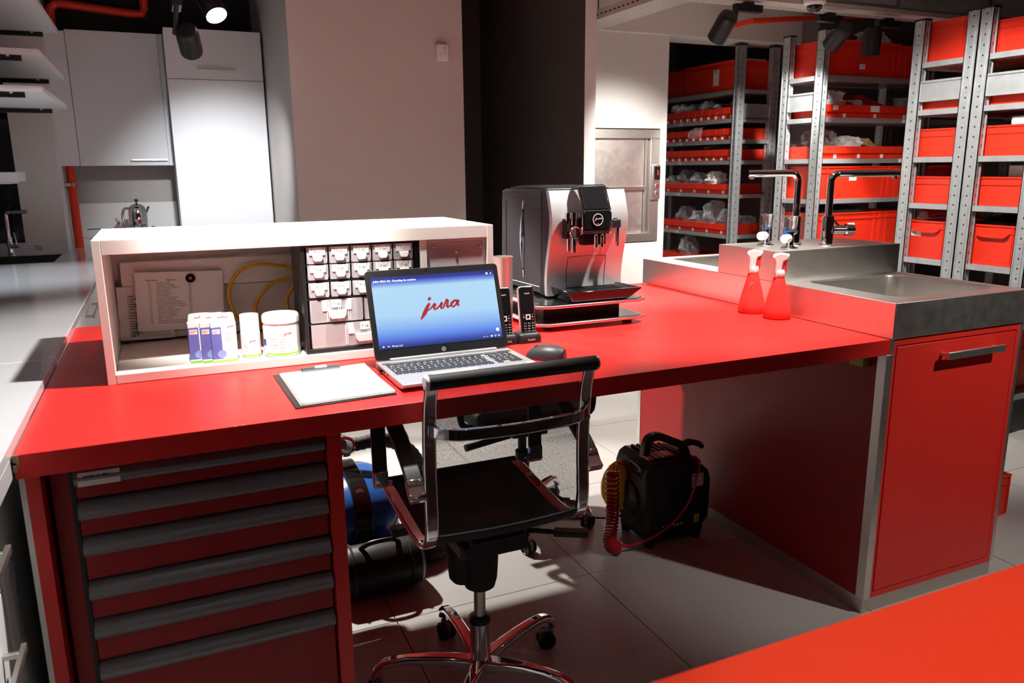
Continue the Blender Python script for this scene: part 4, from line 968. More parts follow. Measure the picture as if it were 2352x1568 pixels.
for x in (CX-.186, CX+.186):
    for z in (.868, .826): MB().lathe([(0,.003),(.005,.003),(.0055,0)], mx=FR(x, 1.488, z), n=14).build('bolt', 'steel_dark', ch)
for s_ in (-1, 1):
    x = CX+s_*.216; xi = CX+s_*.196
    loop = bezier([(x, 1.515, .700), (x, 1.530, .722), (x, 1.570, .752), (x, 1.66, .800), (x, 1.72, .822), (x, 1.79, .826), (x, 1.825, .808), (x, 1.833, .76), (x, 1.832, .68), (x, 1.828, .610)], 6)
    MB().band(loop, (1, 0, 0), .036, .014).build('armrest', 'black', ch, bev=.006, seg=3)
    MB().band([(x, 1.500, .690), (x, 1.515, .700), (x, 1.535, .726)], (1, 0, 0), .038, .018).cyl((xi-.010*s_, 1.512, .697), (x+.018*s_, 1.512, .697), .009, n=16).build('armrest_joint', 'chrome', ch, bev=.003)
    MB().band([(x, 1.829, .64), (x, 1.827, .600)], (1, 0, 0), .038, .018).cyl((xi-.010*s_, 1.827, .603), (x+.018*s_, 1.827, .603), .008, n=16).build('armrest_joint', 'chrome', ch, bev=.003)
# second chair behind the desk
c2 = T('task_chair', 'black task chair behind the red desk, seen through the mesh backrest', 'office chair', (1.22, 2.66, 0))
base5(c2, 1.215, 2.64, 248, .27, 'chrome')
MB().cyl((1.215, 2.64, .20), (1.215, 2.64, .40), .017, n=20).lathe([(.028,.20),(.028,.30),(.022,.305)], (1.215, 2.64, 0), 20).build('gas_lift', 'black', c2)
MB().box(1.14, 1.29, 2.56, 2.73, .38, .43).build('seat_mechanism', 'black', c2, bev=.008)
MB().tube([(1.16, 2.62, .375), (1.05, 2.60, .372), (.96, 2.59, .365)], [.010, .013, .014], 10).build('tilt_lever', 'black', c2)
MB().prism(rrect(.46, .44, .09, 5, 1.22, 2.68), .43, .50, 'z').build('seat', 'black_soft', c2, bev=.02, seg=3)
MB().tube(bezier([(1.44, 2.60, .44), (1.49, 2.58, .45), (1.50, 2.60, .60), (1.50, 2.70, .68)], 5), .013, 10).build('armrest', 'black', c2)
MB().tube(bezier([(1.0, 2.60, .44), (.95, 2.60, .46), (.95, 2.62, .60), (.95, 2.72, .68)], 5), .013, 10).build('armrest', 'black', c2)
MB().prism(rrect(.42, .42, .08, 5, 1.22, .80), 2.93, 2.98, 'y').build('backrest', 'black_soft', c2, bev=.015, seg=3)
MB().tube(bezier([(1.22, 2.86, .46), (1.22, 2.96, .50), (1.22, 2.99, .62), (1.22, 2.985, .75)], 5), .016, 10).build('back_stem', 'black', c2)

# ------------------------------------------------------------------ air compressor
ac = T('air_compressor', 'black portable air compressor with carrying handle on the tiled floor', 'compressor', (1.66, 2.32, 0))
bp = [(1.515, .095), (1.535, .060), (1.775, .060), (1.795, .085), (1.800, .235), (1.785, .275), (1.745, .310), (1.70, .325), (1.55, .338), (1.525, .325), (1.512, .29)]
body = MB().prism(bp, 2.215, 2.435, 'y').build('housing', 'black', ac, bev=.012, seg=3)
MB().box(1.535, 1.775, 2.225, 2.425, .024, .070).build('base', 'black', ac, bev=.005)
for x in (1.55, 1.757):
    for y in (2.245, 2.405): MB().cyl((x, y, 0), (x, y, .026), .017, .020, n=16).build('foot', 'rubber', ac)
b = MB()
for k in range(9): b.obox(Matrix.Translation((1.57+.024*k, 2.325, .3405-.0022*k-(.004*max(0, k-5)**1.5))) @ Matrix.Rotation(R(4), 4, 'Y'), .009, .17, .012)
b.build('cooling_fins', 'black', body, bev=.002)
b = MB()
for k in range(6): b.box(1.60, 1.70, 2.2125, 2.216, .165+.010*k, .170+.010*k)
for k in range(6): b.box(1.715, 1.785, 2.2125, 2.216, .165+.010*k, .170+.010*k)
for k in range(7): b.box(1.5105, 1.514, 2.25+.012*k, 2.256+.012*k, .275, .315)
b.build('vent_slats', 'black_gloss', body, kind='stuff')
MB().lathe([(0,.006),(.024,.006),(.028,.003),(.030,0)], mx=FR(1.615, 2.2145, .262), n=24).build('round_cap', 'black', body)
MB().lathe([(0,.014),(.050,.014),(.062,.010),(.070,0)], mx=Matrix.Translation((1.514, 2.325, .175)) @ Matrix.Rotation(R(-90), 4, 'Y'), n=28).build('fan_cover', 'black', body)
hp = bezier([(1.555, 2.30, .325), (1.560, 2.30, .375), (1.575, 2.30, .402), (1.61, 2.295, .407), (1.66, 2.285, .385), (1.70, 2.275, .365), (1.715, 2.27, .33), (1.712, 2.26, .29)], 5)
MB().band(hp, (0, 1, 0), .034, .028).build('handle', 'black', ac, bev=.008, seg=3)
MB().band([(1.69, 2.272, .365), (1.735, 2.272, .374), (1.775, 2.272, .362), (1.79, 2.272, .345)], (0, 1, 0), .032, .020).build('handle_grip', 'black', ac, bev=.007, seg=3)
MB().obox(Matrix.Translation((1.575, 2.28, .341)), .07, .06, .004).build('top_sticker', 'paper', ac)
MB().obox(Matrix.Translation((1.630, 2.285, .339)) @ Matrix.Rotation(R(3), 4, 'Y'), .05, .05, .004).build('top_sticker', 'yellow', ac)
F = FR(0, 2.2125, 0); b = MB().ribbon(1.708, 1.760, .218, .270, F, 0)
b.ribbon(1.712, 1.732, .259, .264, F @ Matrix.Translation((0, 0, .0004)), 1).text('CE', F @ Matrix.Translation((1.746, .258, .0004)), .010, 1, 'LEFT')
for k in range(5): b.ribbon(1.712, 1.735+.004*(k % 3), .226+.006*k, .2275+.006*k, F @ Matrix.Translation((0, 0, .0004)), 1)
b.build('rating_plate', ['label_white', 'paper_print'], ac, smooth=False)
F = FR(0, 2.2235, 0); F = FR(0, 2.2115, 0)
b = MB().box(1.725, 1.747, 2.2125, 2.2265, .076, .108, 0)
b.text('79', F @ Matrix.Translation((1.7335, .082, 0)), .016, 1).text('dB', F @ Matrix.Translation((1.7435, .082, 0)), .005, 1).ribbon(1.729, 1.743, .099, .103, F, 2)
b.build('noise_label', ['yellow', 'paper_print', 'orange'], ac, smooth=False)
b = MB()
for k, (kind, x) in enumerate((('c', 1.586), ('t', 1.602), ('c', 1.618), ('c', 1.634), ('t', 1.650), ('t', 1.668))):
    c = F @ Matrix.Translation((x, .086, 0))
    if kind == 'c':
        b.add([c @ Vector((.0072*math.cos(2*math.pi*i/18), .0072*math.sin(2*math.pi*i/18), 0)) for i in range(18)], [tuple(range(18))], 0)
        b.ribbon(-.0032, .0032, -.002, .003, c @ Matrix.Translation((0,0,.0004)), 2)
    else:
        b.add([c @ Vector(q) for q in ((-.0078, -.0065, 0), (.0078, -.0065, 0), (0, .0078, 0))], [(0,1,2)], 1)
        b.text('!', c @ Matrix.Translation((0, -.0050, .0004)), .0125, 3)
b.build('warning_labels', ['sign_blue', 'yellow', 'label_white', 'paper_print'], ac, smooth=False)
hs = []
ax = bezier([(1.418, 2.30, .300), (1.415, 2.29, .20), (1.408, 2.28, .12), (1.392, 2.265, .055), (1.392, 2.25, .032), (1.418, 2.24, .026)], 24)
N = len(ax); turns = 31
for i in range(turns*10):
    u = i/(turns*10)*(N-1); k = int(u); p_ = ax[k].lerp(ax[min(k+1, N-1)], u-k)
    tg = (ax[min(k+1, N-1)]-ax[max(k-1, 0)]).normalized(); u1 = tg.cross(Vector((0,1,0))).normalized(); u2 = tg.cross(u1)
    a = 2*math.pi*i/10; hs.append(p_+(u1*math.cos(a)+u2*math.sin(a))*.0215)
pts = [(1.5135, 2.352, .292), (1.48, 2.35, .302), (1.452, 2.325, .316), (1.437, 2.30, .318)]+hs+bezier([hs[-1], (1.45, 2.235, .030), (1.52, 2.213, .048), (1.60, 2.204, .085), (1.67, 2.200, .145), (1.712, 2.200, .225), (1.728, 2.200, .290), (1.730, 2.206, .322), (1.726, 2.226, .331), (1.722, 2.238, .318)], 6)
MB().tube(pts, .0046, 7).build('air_hose', 'coil_red', None, 'coiled red air hose plugged into the black compressor', 'hose')
MB().lathe([(1.0, .0), (.97, .25), (.86, .52), (.66, .76), (.38, .93), (0, 1.0)], mx=Matrix.Translation((1.515, 2.388, .198)) @ Matrix.Rotation(R(-90), 4, 'Y') @ Matrix.Diagonal((.102, .046, .088, 1)), n=32).build('end_cap', 'yellow', ac, 'domed yellow end cap')
MB().tube(bezier([(1.537, 2.412, .060), (1.51, 2.45, .035), (1.475, 2.54, .006), (1.39, 2.58, .005), (1.30, 2.67, .005), (1.24, 2.9, .005)], 6), .004, 8).build('power_cable', 'rubber', None, 'black power cable trailing from the compressor along the floor', 'cable')

# ------------------------------------------------------------------ vacuum cleaner, black bag, wand behind the drawer unit
vc = T('vacuum_cleaner', 'blue and black vacuum cleaner on the floor behind the drawer unit', 'vacuum cleaner', (.56, 2.62, 0))
def loft(secs, n=20):
    vs = []
    for y, cx, cz, a, c, pw in secs:
        for k in range(n):
            t = 2*math.pi*k/n; co, si = math.cos(t), math.sin(t)
            vs.append((cx+a*math.copysign(abs(co)**pw, co), y, cz+c*math.copysign(abs(si)**pw, si)))
    return vs, [(i*n+k, i*n+(k+1) % n, (i+1)*n+(k+1) % n, (i+1)*n+k) for i in range(len(secs)-1) for k in range(n)]+[tuple(range(n)), tuple((len(secs)-1)*n+k for k in range(n))]
MB().add(*loft([(2.50,.56,.165,.085,.05,.7),(2.53,.56,.180,.12,.085,.7),(2.62,.56,.195,.135,.105,.7),(2.75,.56,.20,.14,.11,.7),(2.85,.56,.19,.125,.095,.7),(2.88,.56,.18,.08,.06,.7)])).build('shell', 'blue_plastic', vc, sharp=60)
MB().prism(rrect(.29, .40, .09, 5, .56, 2.68), .03, .115, 'z').build('chassis', 'grey_plastic', vc, bev=.012)
MB().band(bezier([(.545, 2.49, .13), (.548, 2.50, .22), (.55, 2.56, .283), (.55, 2.66, .308), (.55, 2.78, .312), (.55, 2.86, .28)], 5), (1, 0, 0), .062, .018).build('carry_handle', 'black_gloss', vc, bev=.006, seg=3)
MB().lathe([(0,.002),(.016,.002)], mx=Matrix.Translation((.549, 2.545, .281)) @ Matrix.Rotation(R(48), 4, 'X'), n=20, caps=False).build('maker_emblem', 'alu', vc)
for x in (.41, .71): MB().cyl((x-.012, 2.80, .055), (x+.012, 2.80, .055), .055, n=24).build('wheel', 'rubber', vc)
MB().cyl((.60, 2.56, .03), (.60, 2.56, .0), .02, n=14).build('castor', 'rubber', vc)
bg = T('tool_bag', 'black cylindrical bag lying on the floor beside the drawer unit', 'bag', (.55, 2.36, 0))
MB().lathe([(.0,-.14),(.070,-.14),(.082,-.128),(.084,-.10),(.084,.10),(.080,.128),(.068,.14),(.0,.14)], mx=Matrix.Translation((.565, 2.375, .084)) @ Matrix.Rotation(R(90), 4, 'Y'), n=32).build('barrel', 'black', bg)
for x in (.47, .66): MB().tube([(x, 2.375+.0855*math.cos(2*math.pi*k/24), .085+.0855*math.sin(2*math.pi*k/24)) for k in range(24)], .004, 6, closed=True).build('strap', 'rubber', bg)
MB().tube(bezier([(.50, 2.36, .165), (.53, 2.34, .19), (.60, 2.34, .19), (.63, 2.36, .165)], 4), .008, 8).build('handle', 'black', bg)
pts = bezier([(.688, 2.64, .19), (.765, 2.66, .25), (.77, 2.86, .40), (.64, 3.0, .50), (.53, 2.96, .50), (.49, 2.84, .44), (.56, 2.74, .395), (.68, 2.72, .40), (.80, 2.76, .32), (.86, 2.78, .18), (.87, 2.66, .07), (.86, 2.55, .03), (.80, 2.48, .027), (.745, 2.49, .027)], 12)
b = MB().tube(pts, [.024+.0025*(i % 2) for i in range(len(pts))], 12)
b.build('vacuum_hose', 'rubber', None, 'ribbed black vacuum hose looping behind the drawer unit', 'hose')
wn = T('vacuum_wand', 'chrome vacuum wand standing behind the drawer unit', 'vacuum wand', (.42, 2.72, 0))
MB().cyl((.358, 2.50, .0), (.3295, 2.58, .80), .018, n=20).build('tube', 'chrome', wn)
MB().lathe([(.028,-.05),(.034,-.045),(.034,.045),(.028,.05),(.024,.05),(.024,-.05)], mx=Matrix.Translation((.490, 2.50, .478)) @ Matrix.Rotation(R(75), 4, 'X'), n=24).build('coupling', 'chrome', wn)
MB().box(.335, .49, 2.515, 2.545, .437, .453).build('bracket', 'dark_grey', wn)

# ------------------------------------------------------------------ storage racks
def rack(label, loc, rz, L, D, H, shelves, tags=(), sub_posts=()):
    t = T('storage_rack', label, 'rack', loc, rz)
    PW, PD = .045, .070
    b = MB().box(.003, PW-.003, .003, PD-.003, 0, H-.006, 0)
    for x0, x1 in ((0, .004), (PW-.004, PW)):
        for y0, y1 in ((.0, .010), (.020, .050), (.060, PD)): b.box(x0, x1, y0, y1, 0, H-.006, 0)
    for y0, y1 in ((0, .004), (PD-.004, PD)):
        for x0, x1 in ((0, .011), (.034, PW)): b.box(x0, x1, y0, y1, 0, H-.006, 0)
    k = .06
    while k < H-.03:
        for x in (-.0004, PW+.0004): b.add([(x, .031, k), (x, .039, k), (x, .039, k+.009), (x, .031, k+.009)], [(0,1,2,3)], 1)
        for y in (.0026, PD-.0026): b.add([(.020, y, k), (.025, y, k), (.025, y, k+.016), (.020, y, k+.016)], [(0,1,2,3)], 1)
        for x in (-.0022, PW): b.box(x, x+.0022, .029, .041, k+.028, k+.031, 0)
        k += .05
    b.box(-.002, PW+.002, -.002, PD+.002, H-.006, H+.004, 1)
    po = b.build('post', ['galv', 'black'], t, smooth=False, local=True)
    for x, y in ((L-PW, 0), (0, D-PD), (L-PW, D-PD)):
        c = po.copy(); col.objects.link(c); c.parent = t; c.location = (x, y, 0)
    sme = None
    for z in shelves:
        if sme is None:
            s_ = MB().box(.010, L-.010, .006, D-.006, -.028, -.001).box(.004, L-.004, .002, .008, -.028, 0).box(.004, L-.004, D-.008, D-.002, -.028, 0).box(.004, .012, .008, D-.008, -.028, 0).build('shelf', 'galv', t, smooth=False, local=True); sme = s_.data
        else:
            s_ = bpy.data.objects.new('shelf', sme); col.objects.link(s_); s_.parent = t
        s_.location = (0, 0, z)
    b = MB().box(.010, .014, .06, D-.06, 1.713, 1.823).box(.004, .012, .06, D-.06, 1.812, 1.823).box(.004, .012, .06, D-.06, 1.713, 1.720)
    b.build('end_panel', 'galv', t, smooth=False, local=True)
    for x, z, side in tags:
        if side == 'f': MB().box(x-.022, x+.022, .0005, .002, z-.025, z-.003).build('shelf_tag', 'galv' , t, local=True)
        elif side == 'w': MB().box(x-.025, x+.025, .0002, .002, z-.025, z-.003).build('shelf_tag', 'label_white', t, local=True)
        else: MB().box(x-.022, x+.022, D-.002, D-.0005, z-.025, z-.003).build('shelf_tag', 'tray_metal', t, local=True)
    return t
SH = [.21, .86, 1.165, 1.417, 1.669, 1.92]
rack('galvanised rack with large red crates facing the sink taps', (3.800, 3.815, 0), 0, .925, .362, 2.185, SH, [(.74, 1.669, 'w'), (.74, 1.417, 'w'), (.76, 1.92, 'f'), (.76, 1.165, 'f')])
rack('galvanised rack standing back to back with its twin, farther from the sink', (3.895, 2.886, 0), 0, 1.30, .386, 2.145, SH)
rack('galvanised rack standing back to back with its twin, nearer to the sink', (3.895, 2.498, 0), 0, 1.30, .386, 2.145, SH)
SH1 = [.21, .56, .866, 1.169, 1.417, 1.569, 1.720, 1.923]
rack('galvanised rack with rows of small red bins in the alcove', (4.305, 4.75, 0), R(90), 1.25, .385, 2.23, SH1, [(.68, z, 'b') for z in SH1[2:]])

CR = {}
def crate_mesh(L, W, H, ribbed=False):
    k = (L, W, H, ribbed)
    if k in CR: return CR[k]
    b = MB(); x, y, t = L/2, W/2, .004
    b.box(-x+.006, x-.006, -y+.006, y-.006, 0, .006)
    b.box(-x+.006, x-.006, -y+.006, -y+.006+t, .006, H).box(-x+.006, x-.006, y-.006-t, y-.006, .006, H)
    b.box(-x+.006, -x+.006+t, -y+.010, y-.010, .006, H).box(x-.006-t, x-.006, -y+.010, y-.010, .006, H)
    for z0, z1, e in ((H-.008, H, 0), (H-.042, H-.037, .001), (.0, .010, .003)):
        for a0, a1, c0, c1 in ((-x+e, x-e, -y+e, -y+.012), (-x+e, x-e, y-.012, y-e), (-x+e, -x+.012, -y+.012, y-.012), (x-.012, x-e, -y+.012, y-.012)): b.box(a0, a1, c0, c1, z0, z1)
    n = 3 if ribbed else 2
    for sx in (-1, 1):
        for sy in (-1, 1):
            for q in range(n):
                u = .004+.016*q if ribbed else .002+.050*q
                b.box(sx*(x-u-.005), sx*(x-u), sy*(y-.001), sy*(y-.008), .01, H-.008)
                b.box(sx*(x-.001), sx*(x-.008), sy*(y-u-.005), sy*(y-u), .01, H-.008)
    me = b.build('storage_crate', 'crate_red', None, local=True, smooth=False)
    d = me.data; bpy.data.objects.remove(me); CR[k] = d; return d
def crate(loc, L, W, H, label, rz=0, group=None, ribbed=False, tag=None):
    o = bpy.data.objects.new('storage_crate', crate_mesh(L, W, H, ribbed)); col.objects.link(o); o.location = loc; o.rotation_euler = (0, 0, rz)
    lab(o, label, 'crate', group)
    if tag:
        # tag = (side, offset, z, w, h): label card on a side face
        side, off, z, w_, h_ = tag
        b = MB()
        y = -W/2+.0055; x = -L/2+.0055
        if side == 'y':
            b.box(off-w_/2, off+w_/2, y-.0012, y+.001, z, z+h_, 0); F = FR(off, y-.0014, z)
            b.ribbon(-w_*.14, w_*.14, h_*.3, h_*.75, F, 1)
        elif side == 'yl':
            b.box(off-w_/2, off+w_/2, y-.0012, y+.001, z, z+h_, 0); F = FR(off, y-.0014, z)
            b.ribbon(-w_*.25, w_*.2, h_*.80, h_*.92, F, 1).ribbon(-w_/2, w_/2, h_*.33, h_*.34, F, 1).ribbon(-w_/2, w_/2, h_*.66, h_*.67, F, 1)
        else:
            b.box(x-.0012, x+.001, off-w_/2, off+w_/2, z, z+h_, 0)
            b.add([(x-.0014, off-w_*.14, z+h_*.25), (x-.0014, off+w_*.14, z+h_*.25), (x-.0014, off+w_*.14, z+h_*.75), (x-.0014, off-w_*.14, z+h_*.75)], [(0,1,2,3)], 1)
        b.build('label_card', ['label_white', 'print_grey'], o, local=True, smooth=False)
    return o
# racks back to back
for yc, nm in ((3.108, 'farther'), (2.715, 'nearer')):
    e = 'of the %s back-to-back rack' % nm
    crate((4.146, yc, 1.92), .40, .30, .212 if yc > 3 else .16, 'red crate on the top shelf '+e)
    crate((4.15, yc, 1.669), .40, .30, .10, 'red crate behind the end panel '+e, ribbed=True)
    crate((4.146, yc, 1.417), .40, .30, .152, 'ribbed red crate on the third shelf '+e, ribbed=True)
    crate((4.146, yc, 1.165), .40, .30, .147, 'ribbed red crate on the fourth shelf '+e, ribbed=True)
    o = crate((4.146, yc, .86), .40, .31, .208, 'tall red crate with grip lip on the fifth shelf '+e, tag=('x', .075, .12, .08, .045) if yc > 3 else None)
    MB().box(-.213, -.194, -.085, .085, .158, .166).prism([(-.085, .158), (-.06, .143), (.06, .143), (.085, .158)], -.213, -.196, 'x').build('grip_lip', 'crate_red', o, local=True, smooth=False)
    crate((4.156, yc, .21), .42, .31, .26, 'deep red crate on the bottom shelf '+e)
    crate((4.62, yc, 1.417), .40, .30, .152, 'rear red crate on the third shelf '+e, ribbed=True)
    crate((4.62, yc, .86), .40, .30, .2, 'rear red crate on the fifth shelf '+e)
# rack facing the taps
g2 = 'facing the taps'
crate((4.155, 3.995, 1.92), .60, .34, .212, 'big red crate with a white tag on the top shelf '+g2, tag=('y', -.02, .045, .045, .03))
crate((4.566, 3.995, 1.92), .215, .34, .20, 'narrow red crate at the end of the top shelf '+g2)
crate((4.152, 3.995, 1.165), .60, .34, .205, 'long red crate with a white label on the fourth shelf '+g2, tag=('y', -.02, .115, .062, .042))
crate((4.566, 3.995, 1.165), .215, .34, .205, 'short red crate beside the labelled one on the fourth shelf '+g2)
crate((4.13, 3.995, .86), .55, .34, .215, 'long red crate with a white label on the fifth shelf '+g2, tag=('y', .02, .105, .060, .042))
crate((4.542, 3.995, .86), .265, .34, .215, 'short red crate on the fifth shelf '+g2)
rack('galvanised rack joined on behind the back-to-back racks', (4.728, 3.815, 0), 0, .925, .362, 2.185, SH)
crate((5.085, 3.995, 1.165), .60, .34, .205, 'long red crate on the fourth shelf of the joined-on rack')
crate((5.085, 3.995, .86), .60, .34, .215, 'long red crate on the fifth shelf of the joined-on rack')
# alcove rack
crate((4.112, 5.10, 1.923), .60, .36, .212, 'big red crate with a tall white label on the top shelf of the alcove rack', rz=R(-90), tag=('yl', .08, .045, .065, .115))
crate((4.112, 5.684, 1.923), .52, .36, .20, 'big red crate half hidden by the white wall on the top alcove shelf', rz=R(-90))

BN = {}
def bin_proto(w_, d, h, label):
    # open-fronted bin, front looks to local -y
    t = .0025; b = MB()
    b.box(-w_/2, w_/2, -d/2+.012, d/2, 0, t).box(-w_/2, w_/2, d/2-t, d/2, t, h)
    for sx in (-1, 1):
        x0, x1 = sorted((sx*w_/2, sx*(w_/2-t)))
        b.prism([(-d/2+.012, 0), (d/2, 0), (d/2, h), (-d/2, h), (-d/2, h*.45), (-d/2+.012, h*.40)], x0, x1, 'x')
    b.box(-w_/2+t, w_/2-t, -d/2+.012, -d/2+.012+t, 0, h*.42)
    b.prism([(-d/2+.012, h*.40), (-d/2, h*.45), (-d/2, h), (-d/2+t, h), (-d/2+t, h*.46), (-d/2+.014, h*.42)], -w_/2+t, w_/2-t, 'x')
    b.box(-w_/2, w_/2, -d/2-.003, -d/2, h*.46, h, 0)
    o = b.build('storage_bin', 'crate_red', None, local=True, smooth=False, bev=.0008)
    lw = min(.022, w_*.3)
    MB().box(-lw/2+w_*.1, lw/2+w_*.1, -d/2+.0095, -d/2+.012, h*.06, h*.06+.022).build('label_card', 'label_white', o, local=True, smooth=False)
    return o
def bin_row(pts, w_, d, h, rz, label, group):
    k = (w_, d, h)
    for p_ in pts:
        if k not in BN:
            o = BN[k] = bin_proto(w_, d, h, label); o.location = p_; o.rotation_euler = (0, 0, rz)
        else: o = copy_tree(BN[k], None, p_, rz)
        lab(o, label, 'bin', group)
NM = {1.720: 'second', 1.569: 'third', 1.417: 'fourth', 1.169: 'fifth', .866: 'sixth', .56: 'lowest visible'}
for z in (1.720, 1.569, 1.417):
    bin_row([(4.115, 4.845+.0885*i, z) for i in range(10)], .086, .365, .083, R(-90), 'small red bin on the %s shelf from the top of the alcove rack' % NM[z], 'bins on the %s alcove shelf' % NM[z])
for z in (1.169, .866):
    bin_row([(4.115, 4.90+.178*i, z) for i in range(5)], .172, .365, .076, R(-90), 'wide red bin on the %s shelf from the top of the alcove rack' % NM[z], 'bins on the %s alcove shelf' % NM[z])
bin_row([(4.115, 5.0+.19*i, .56) for i in range(4)], .18, .365, .11, R(-90), 'deep red bin on the lowest visible shelf of the alcove rack', 'bins on the lowest alcove shelf')
bin_row([(3.952+.205*i, 4.00, 1.417) for i in range(4)], .20, .34, .078, 0, 'red bin with a small tag on the third shelf of the rack facing the taps', 'bins on the third shelf facing the taps')
bin_row([(4.00+.265*i, 4.00, 1.669) for i in range(3)], .255, .34, .08, 0, 'wide red bin on the second shelf of the rack facing the taps', 'bins on the second shelf facing the taps')
# tall back and sloping side of the open bins, and their cards
for i, (x, xb) in enumerate(((4.119, 3.995), (4.384, 4.19))):
    b = MB().prism([(3.850, 1.6725), (4.150, 1.6725), (4.150, 1.835), (4.060, 1.838), (3.850, 1.752)], x-.004, x, 'x')
    b.prism([(4.146, 1.6725), (4.150, 1.6725), (4.150, 1.835), (4.146, 1.835)], xb, x-.004, 'x')
    b.build('bin_panel', 'crate_red', None, 'tall red back and sloping side of the bin %s on the second shelf facing the taps' % ('beside the white bags' if i == 0 else 'standing clear of the bags'), 'bin panel', smooth=False)
MB().box(3.915, 3.955, 3.8252, 3.8272, 1.715, 1.742).build('shelf_card', 'label_white', None, 'white card on the front of the bin under the white bags', 'label')
MB().box(4.235, 4.310, 3.8252, 3.8272, 1.708, 1.746).build('shelf_card', 'label_white', None, 'wide white card on the bin beside the sloping bin side', 'label')

def crumple(name, label, loc, size, seed, m, cat='bag', sub=3, amp=.45):
    bm = bmesh.new(); bmesh.ops.create_icosphere(bm, subdivisions=sub, radius=1)
    o_ = Vector((seed*3.7, seed*1.3, seed*5.1))
    for v in bm.verts:
        n_ = noise.noise(v.co*1.6+o_)*amp+noise.noise(v.co*4.2+o_)*amp*.6+noise.noise(v.co*9+o_)*amp*.25
        v.co = v.co*(1+n_)
        v.co.z = max(v.co.z, -.55)
        v.co = Vector((v.co.x*size[0]/2, v.co.y*size[1]/2, (v.co.z+.55)*size[2]/1.6))
    me = bpy.data.meshes.new(name); bm.to_mesh(me); bm.free(); me.materials.append(MT[m])
    o = bpy.data.objects.new(name, me); col.objects.link(o); o.location = loc
    return lab(o, label, cat)
def bag(label, cx, cy, zb, inner, zr, outer, zt, seed, m):
    n = 44; rings = []; H = zt-zr; off = Vector((seed*3.7, seed*1.3, seed*5.1))
    lx, ly = .25*math.sin(seed*2.3), .25*math.cos(seed*1.7)
    def ring(hx, hy, z, am, az, lean=0):
        out = []
        for k in range(n):
            a = 2*math.pi*k/n; c, s_ = math.cos(a), math.sin(a); q = .62
            x = math.copysign(abs(c)**q, c); y = math.copysign(abs(s_)**q, s_); p = Vector((c*2, s_*2, z*26))
            f = 1-am*min(1, .55+.8*noise.noise(p*1.2+off)+.55*noise.noise(p*3.1+off)+.35*noise.noise(p*6.5+off))
            f = max(.08, min(1, f)); zz = z+az*(noise.noise(p*1.1-off)+.5*noise.noise(p*3.3-off))
            if az: zz = max(zr+.009, min(zt, zz))
            out.append((cx+hx*x*f+lean*lx*hx, cy+hy*y*f+lean*ly*hy, zz))
        return out
    ix, iy = inner; ox, oy = outer
    rings.append(ring(ix*.92, iy*.92, zb, .04, 0)); rings.append(ring(ix, iy, (zb+zr)/2, .10, 0)); rings.append(ring(ix, iy, zr, .02, 0)); rings.append(ring(ix, iy, zr+.004, .02, 0))
    for u, wd in ((.18, 1.0), (.32, 1.0), (.46, .98), (.60, .92), (.74, .80), (.86, .62), (.95, .42), (1.0, .18)):
        rings.append(ring(ox*wd, oy*wd, zr+.008+(H-.008)*u, .10 if u < .2 else .52, 0 if u < .2 else H*.34, max(0, u-.45)*(1-wd)*2.2))
    N = len(rings); b = MB(); b.v = [q for r in rings for q in r]
    b.f = [(i*n+k, i*n+(k+1) % n, (i+1)*n+(k+1) % n, (i+1)*n+k) for i in range(N-1) for k in range(n)]+[tuple(range(n)), tuple((N-1)*n+k for k in range(n))]
    b.m = [0]*len(b.f)
    return b.build('plastic_bag', m, None, label, 'bag', smooth=False)
BX, IX = 4.022, .066
for i, h, oy, m, l in ((0, .045, .043, 'clear', 'clear bag in the bin next to the front post on the second alcove shelf'), (2, .038, .055, 'clear', 'low clear bag in the second bin group of the second alcove shelf'), (4, .070, .072, 'clear', 'bulging clear bag above the middle bins of the second alcove shelf'), (6, .060, .066, 'clear', 'clear bag over the far bins of the second alcove shelf'), (8, .072, .070, 'bag_white', 'whitish bag at the wall end of the second alcove shelf')):
    bag(l, BX, 4.845+.0885*i, 1.724, (IX, .036), 1.803, (.080, oy), 1.803+h, i+1, m)
# bag draped over the bin fronts of the third shelf
path = bezier([(4.02, 1.632), (3.985, 1.660), (3.955, 1.669), (3.924, 1.664), (3.904, 1.640), (3.896, 1.612), (3.904, 1.588)], 5); NY = 12; b = MB(); vs = []
for side in (0, 1):
    for i, p_ in enumerate(path):
        for j in range(NY+1):
            v = j/NY; w_ = .036 if p_.x > 3.93 else .036+.040*min(1, (3.93-p_.x)/.02)
            am = .0035 if p_.x > 3.925 else .010
            vs.append((p_.x-(.004+am*(.5+noise.noise(Vector((i*.7, j*.9, 3))))*.6 if side and p_.x < 3.925 else 0), 5.199+w_*(2*v-1), p_.y+(.0045+am*.5*abs(noise.noise(Vector((i*.8, j*.8, 9)))) if side and p_.x >= 3.925 else 0)))
M_ = len(path)*(NY+1)
for i in range(len(path)-1):
    for j in range(NY): q = i*(NY+1)+j; b.f += [(q, q+1, q+NY+2, q+NY+1), (M_+q, M_+q+NY+1, M_+q+NY+2, M_+q+1)]
    for j in (0, NY): q = i*(NY+1)+j; b.f.append((q, q+NY+1, M_+q+NY+1, M_+q))
for i in (0, len(path)-1):
    for j in range(NY): q = i*(NY+1)+j; b.f.append((q, q+1, M_+q+1, M_+q))
b.v = vs; b.m = [0]*len(b.f); b.build('plastic_bag', 'clear', None, 'shiny clear bag hanging over the bins of the third alcove shelf', 'bag', smooth=False)
bag('low smoky bag over the far bins of the third alcove shelf', BX, 4.845+.0885*7, 1.573, (IX, .036), 1.652, (.078, .090), 1.686, 12, 'smoke_bag')
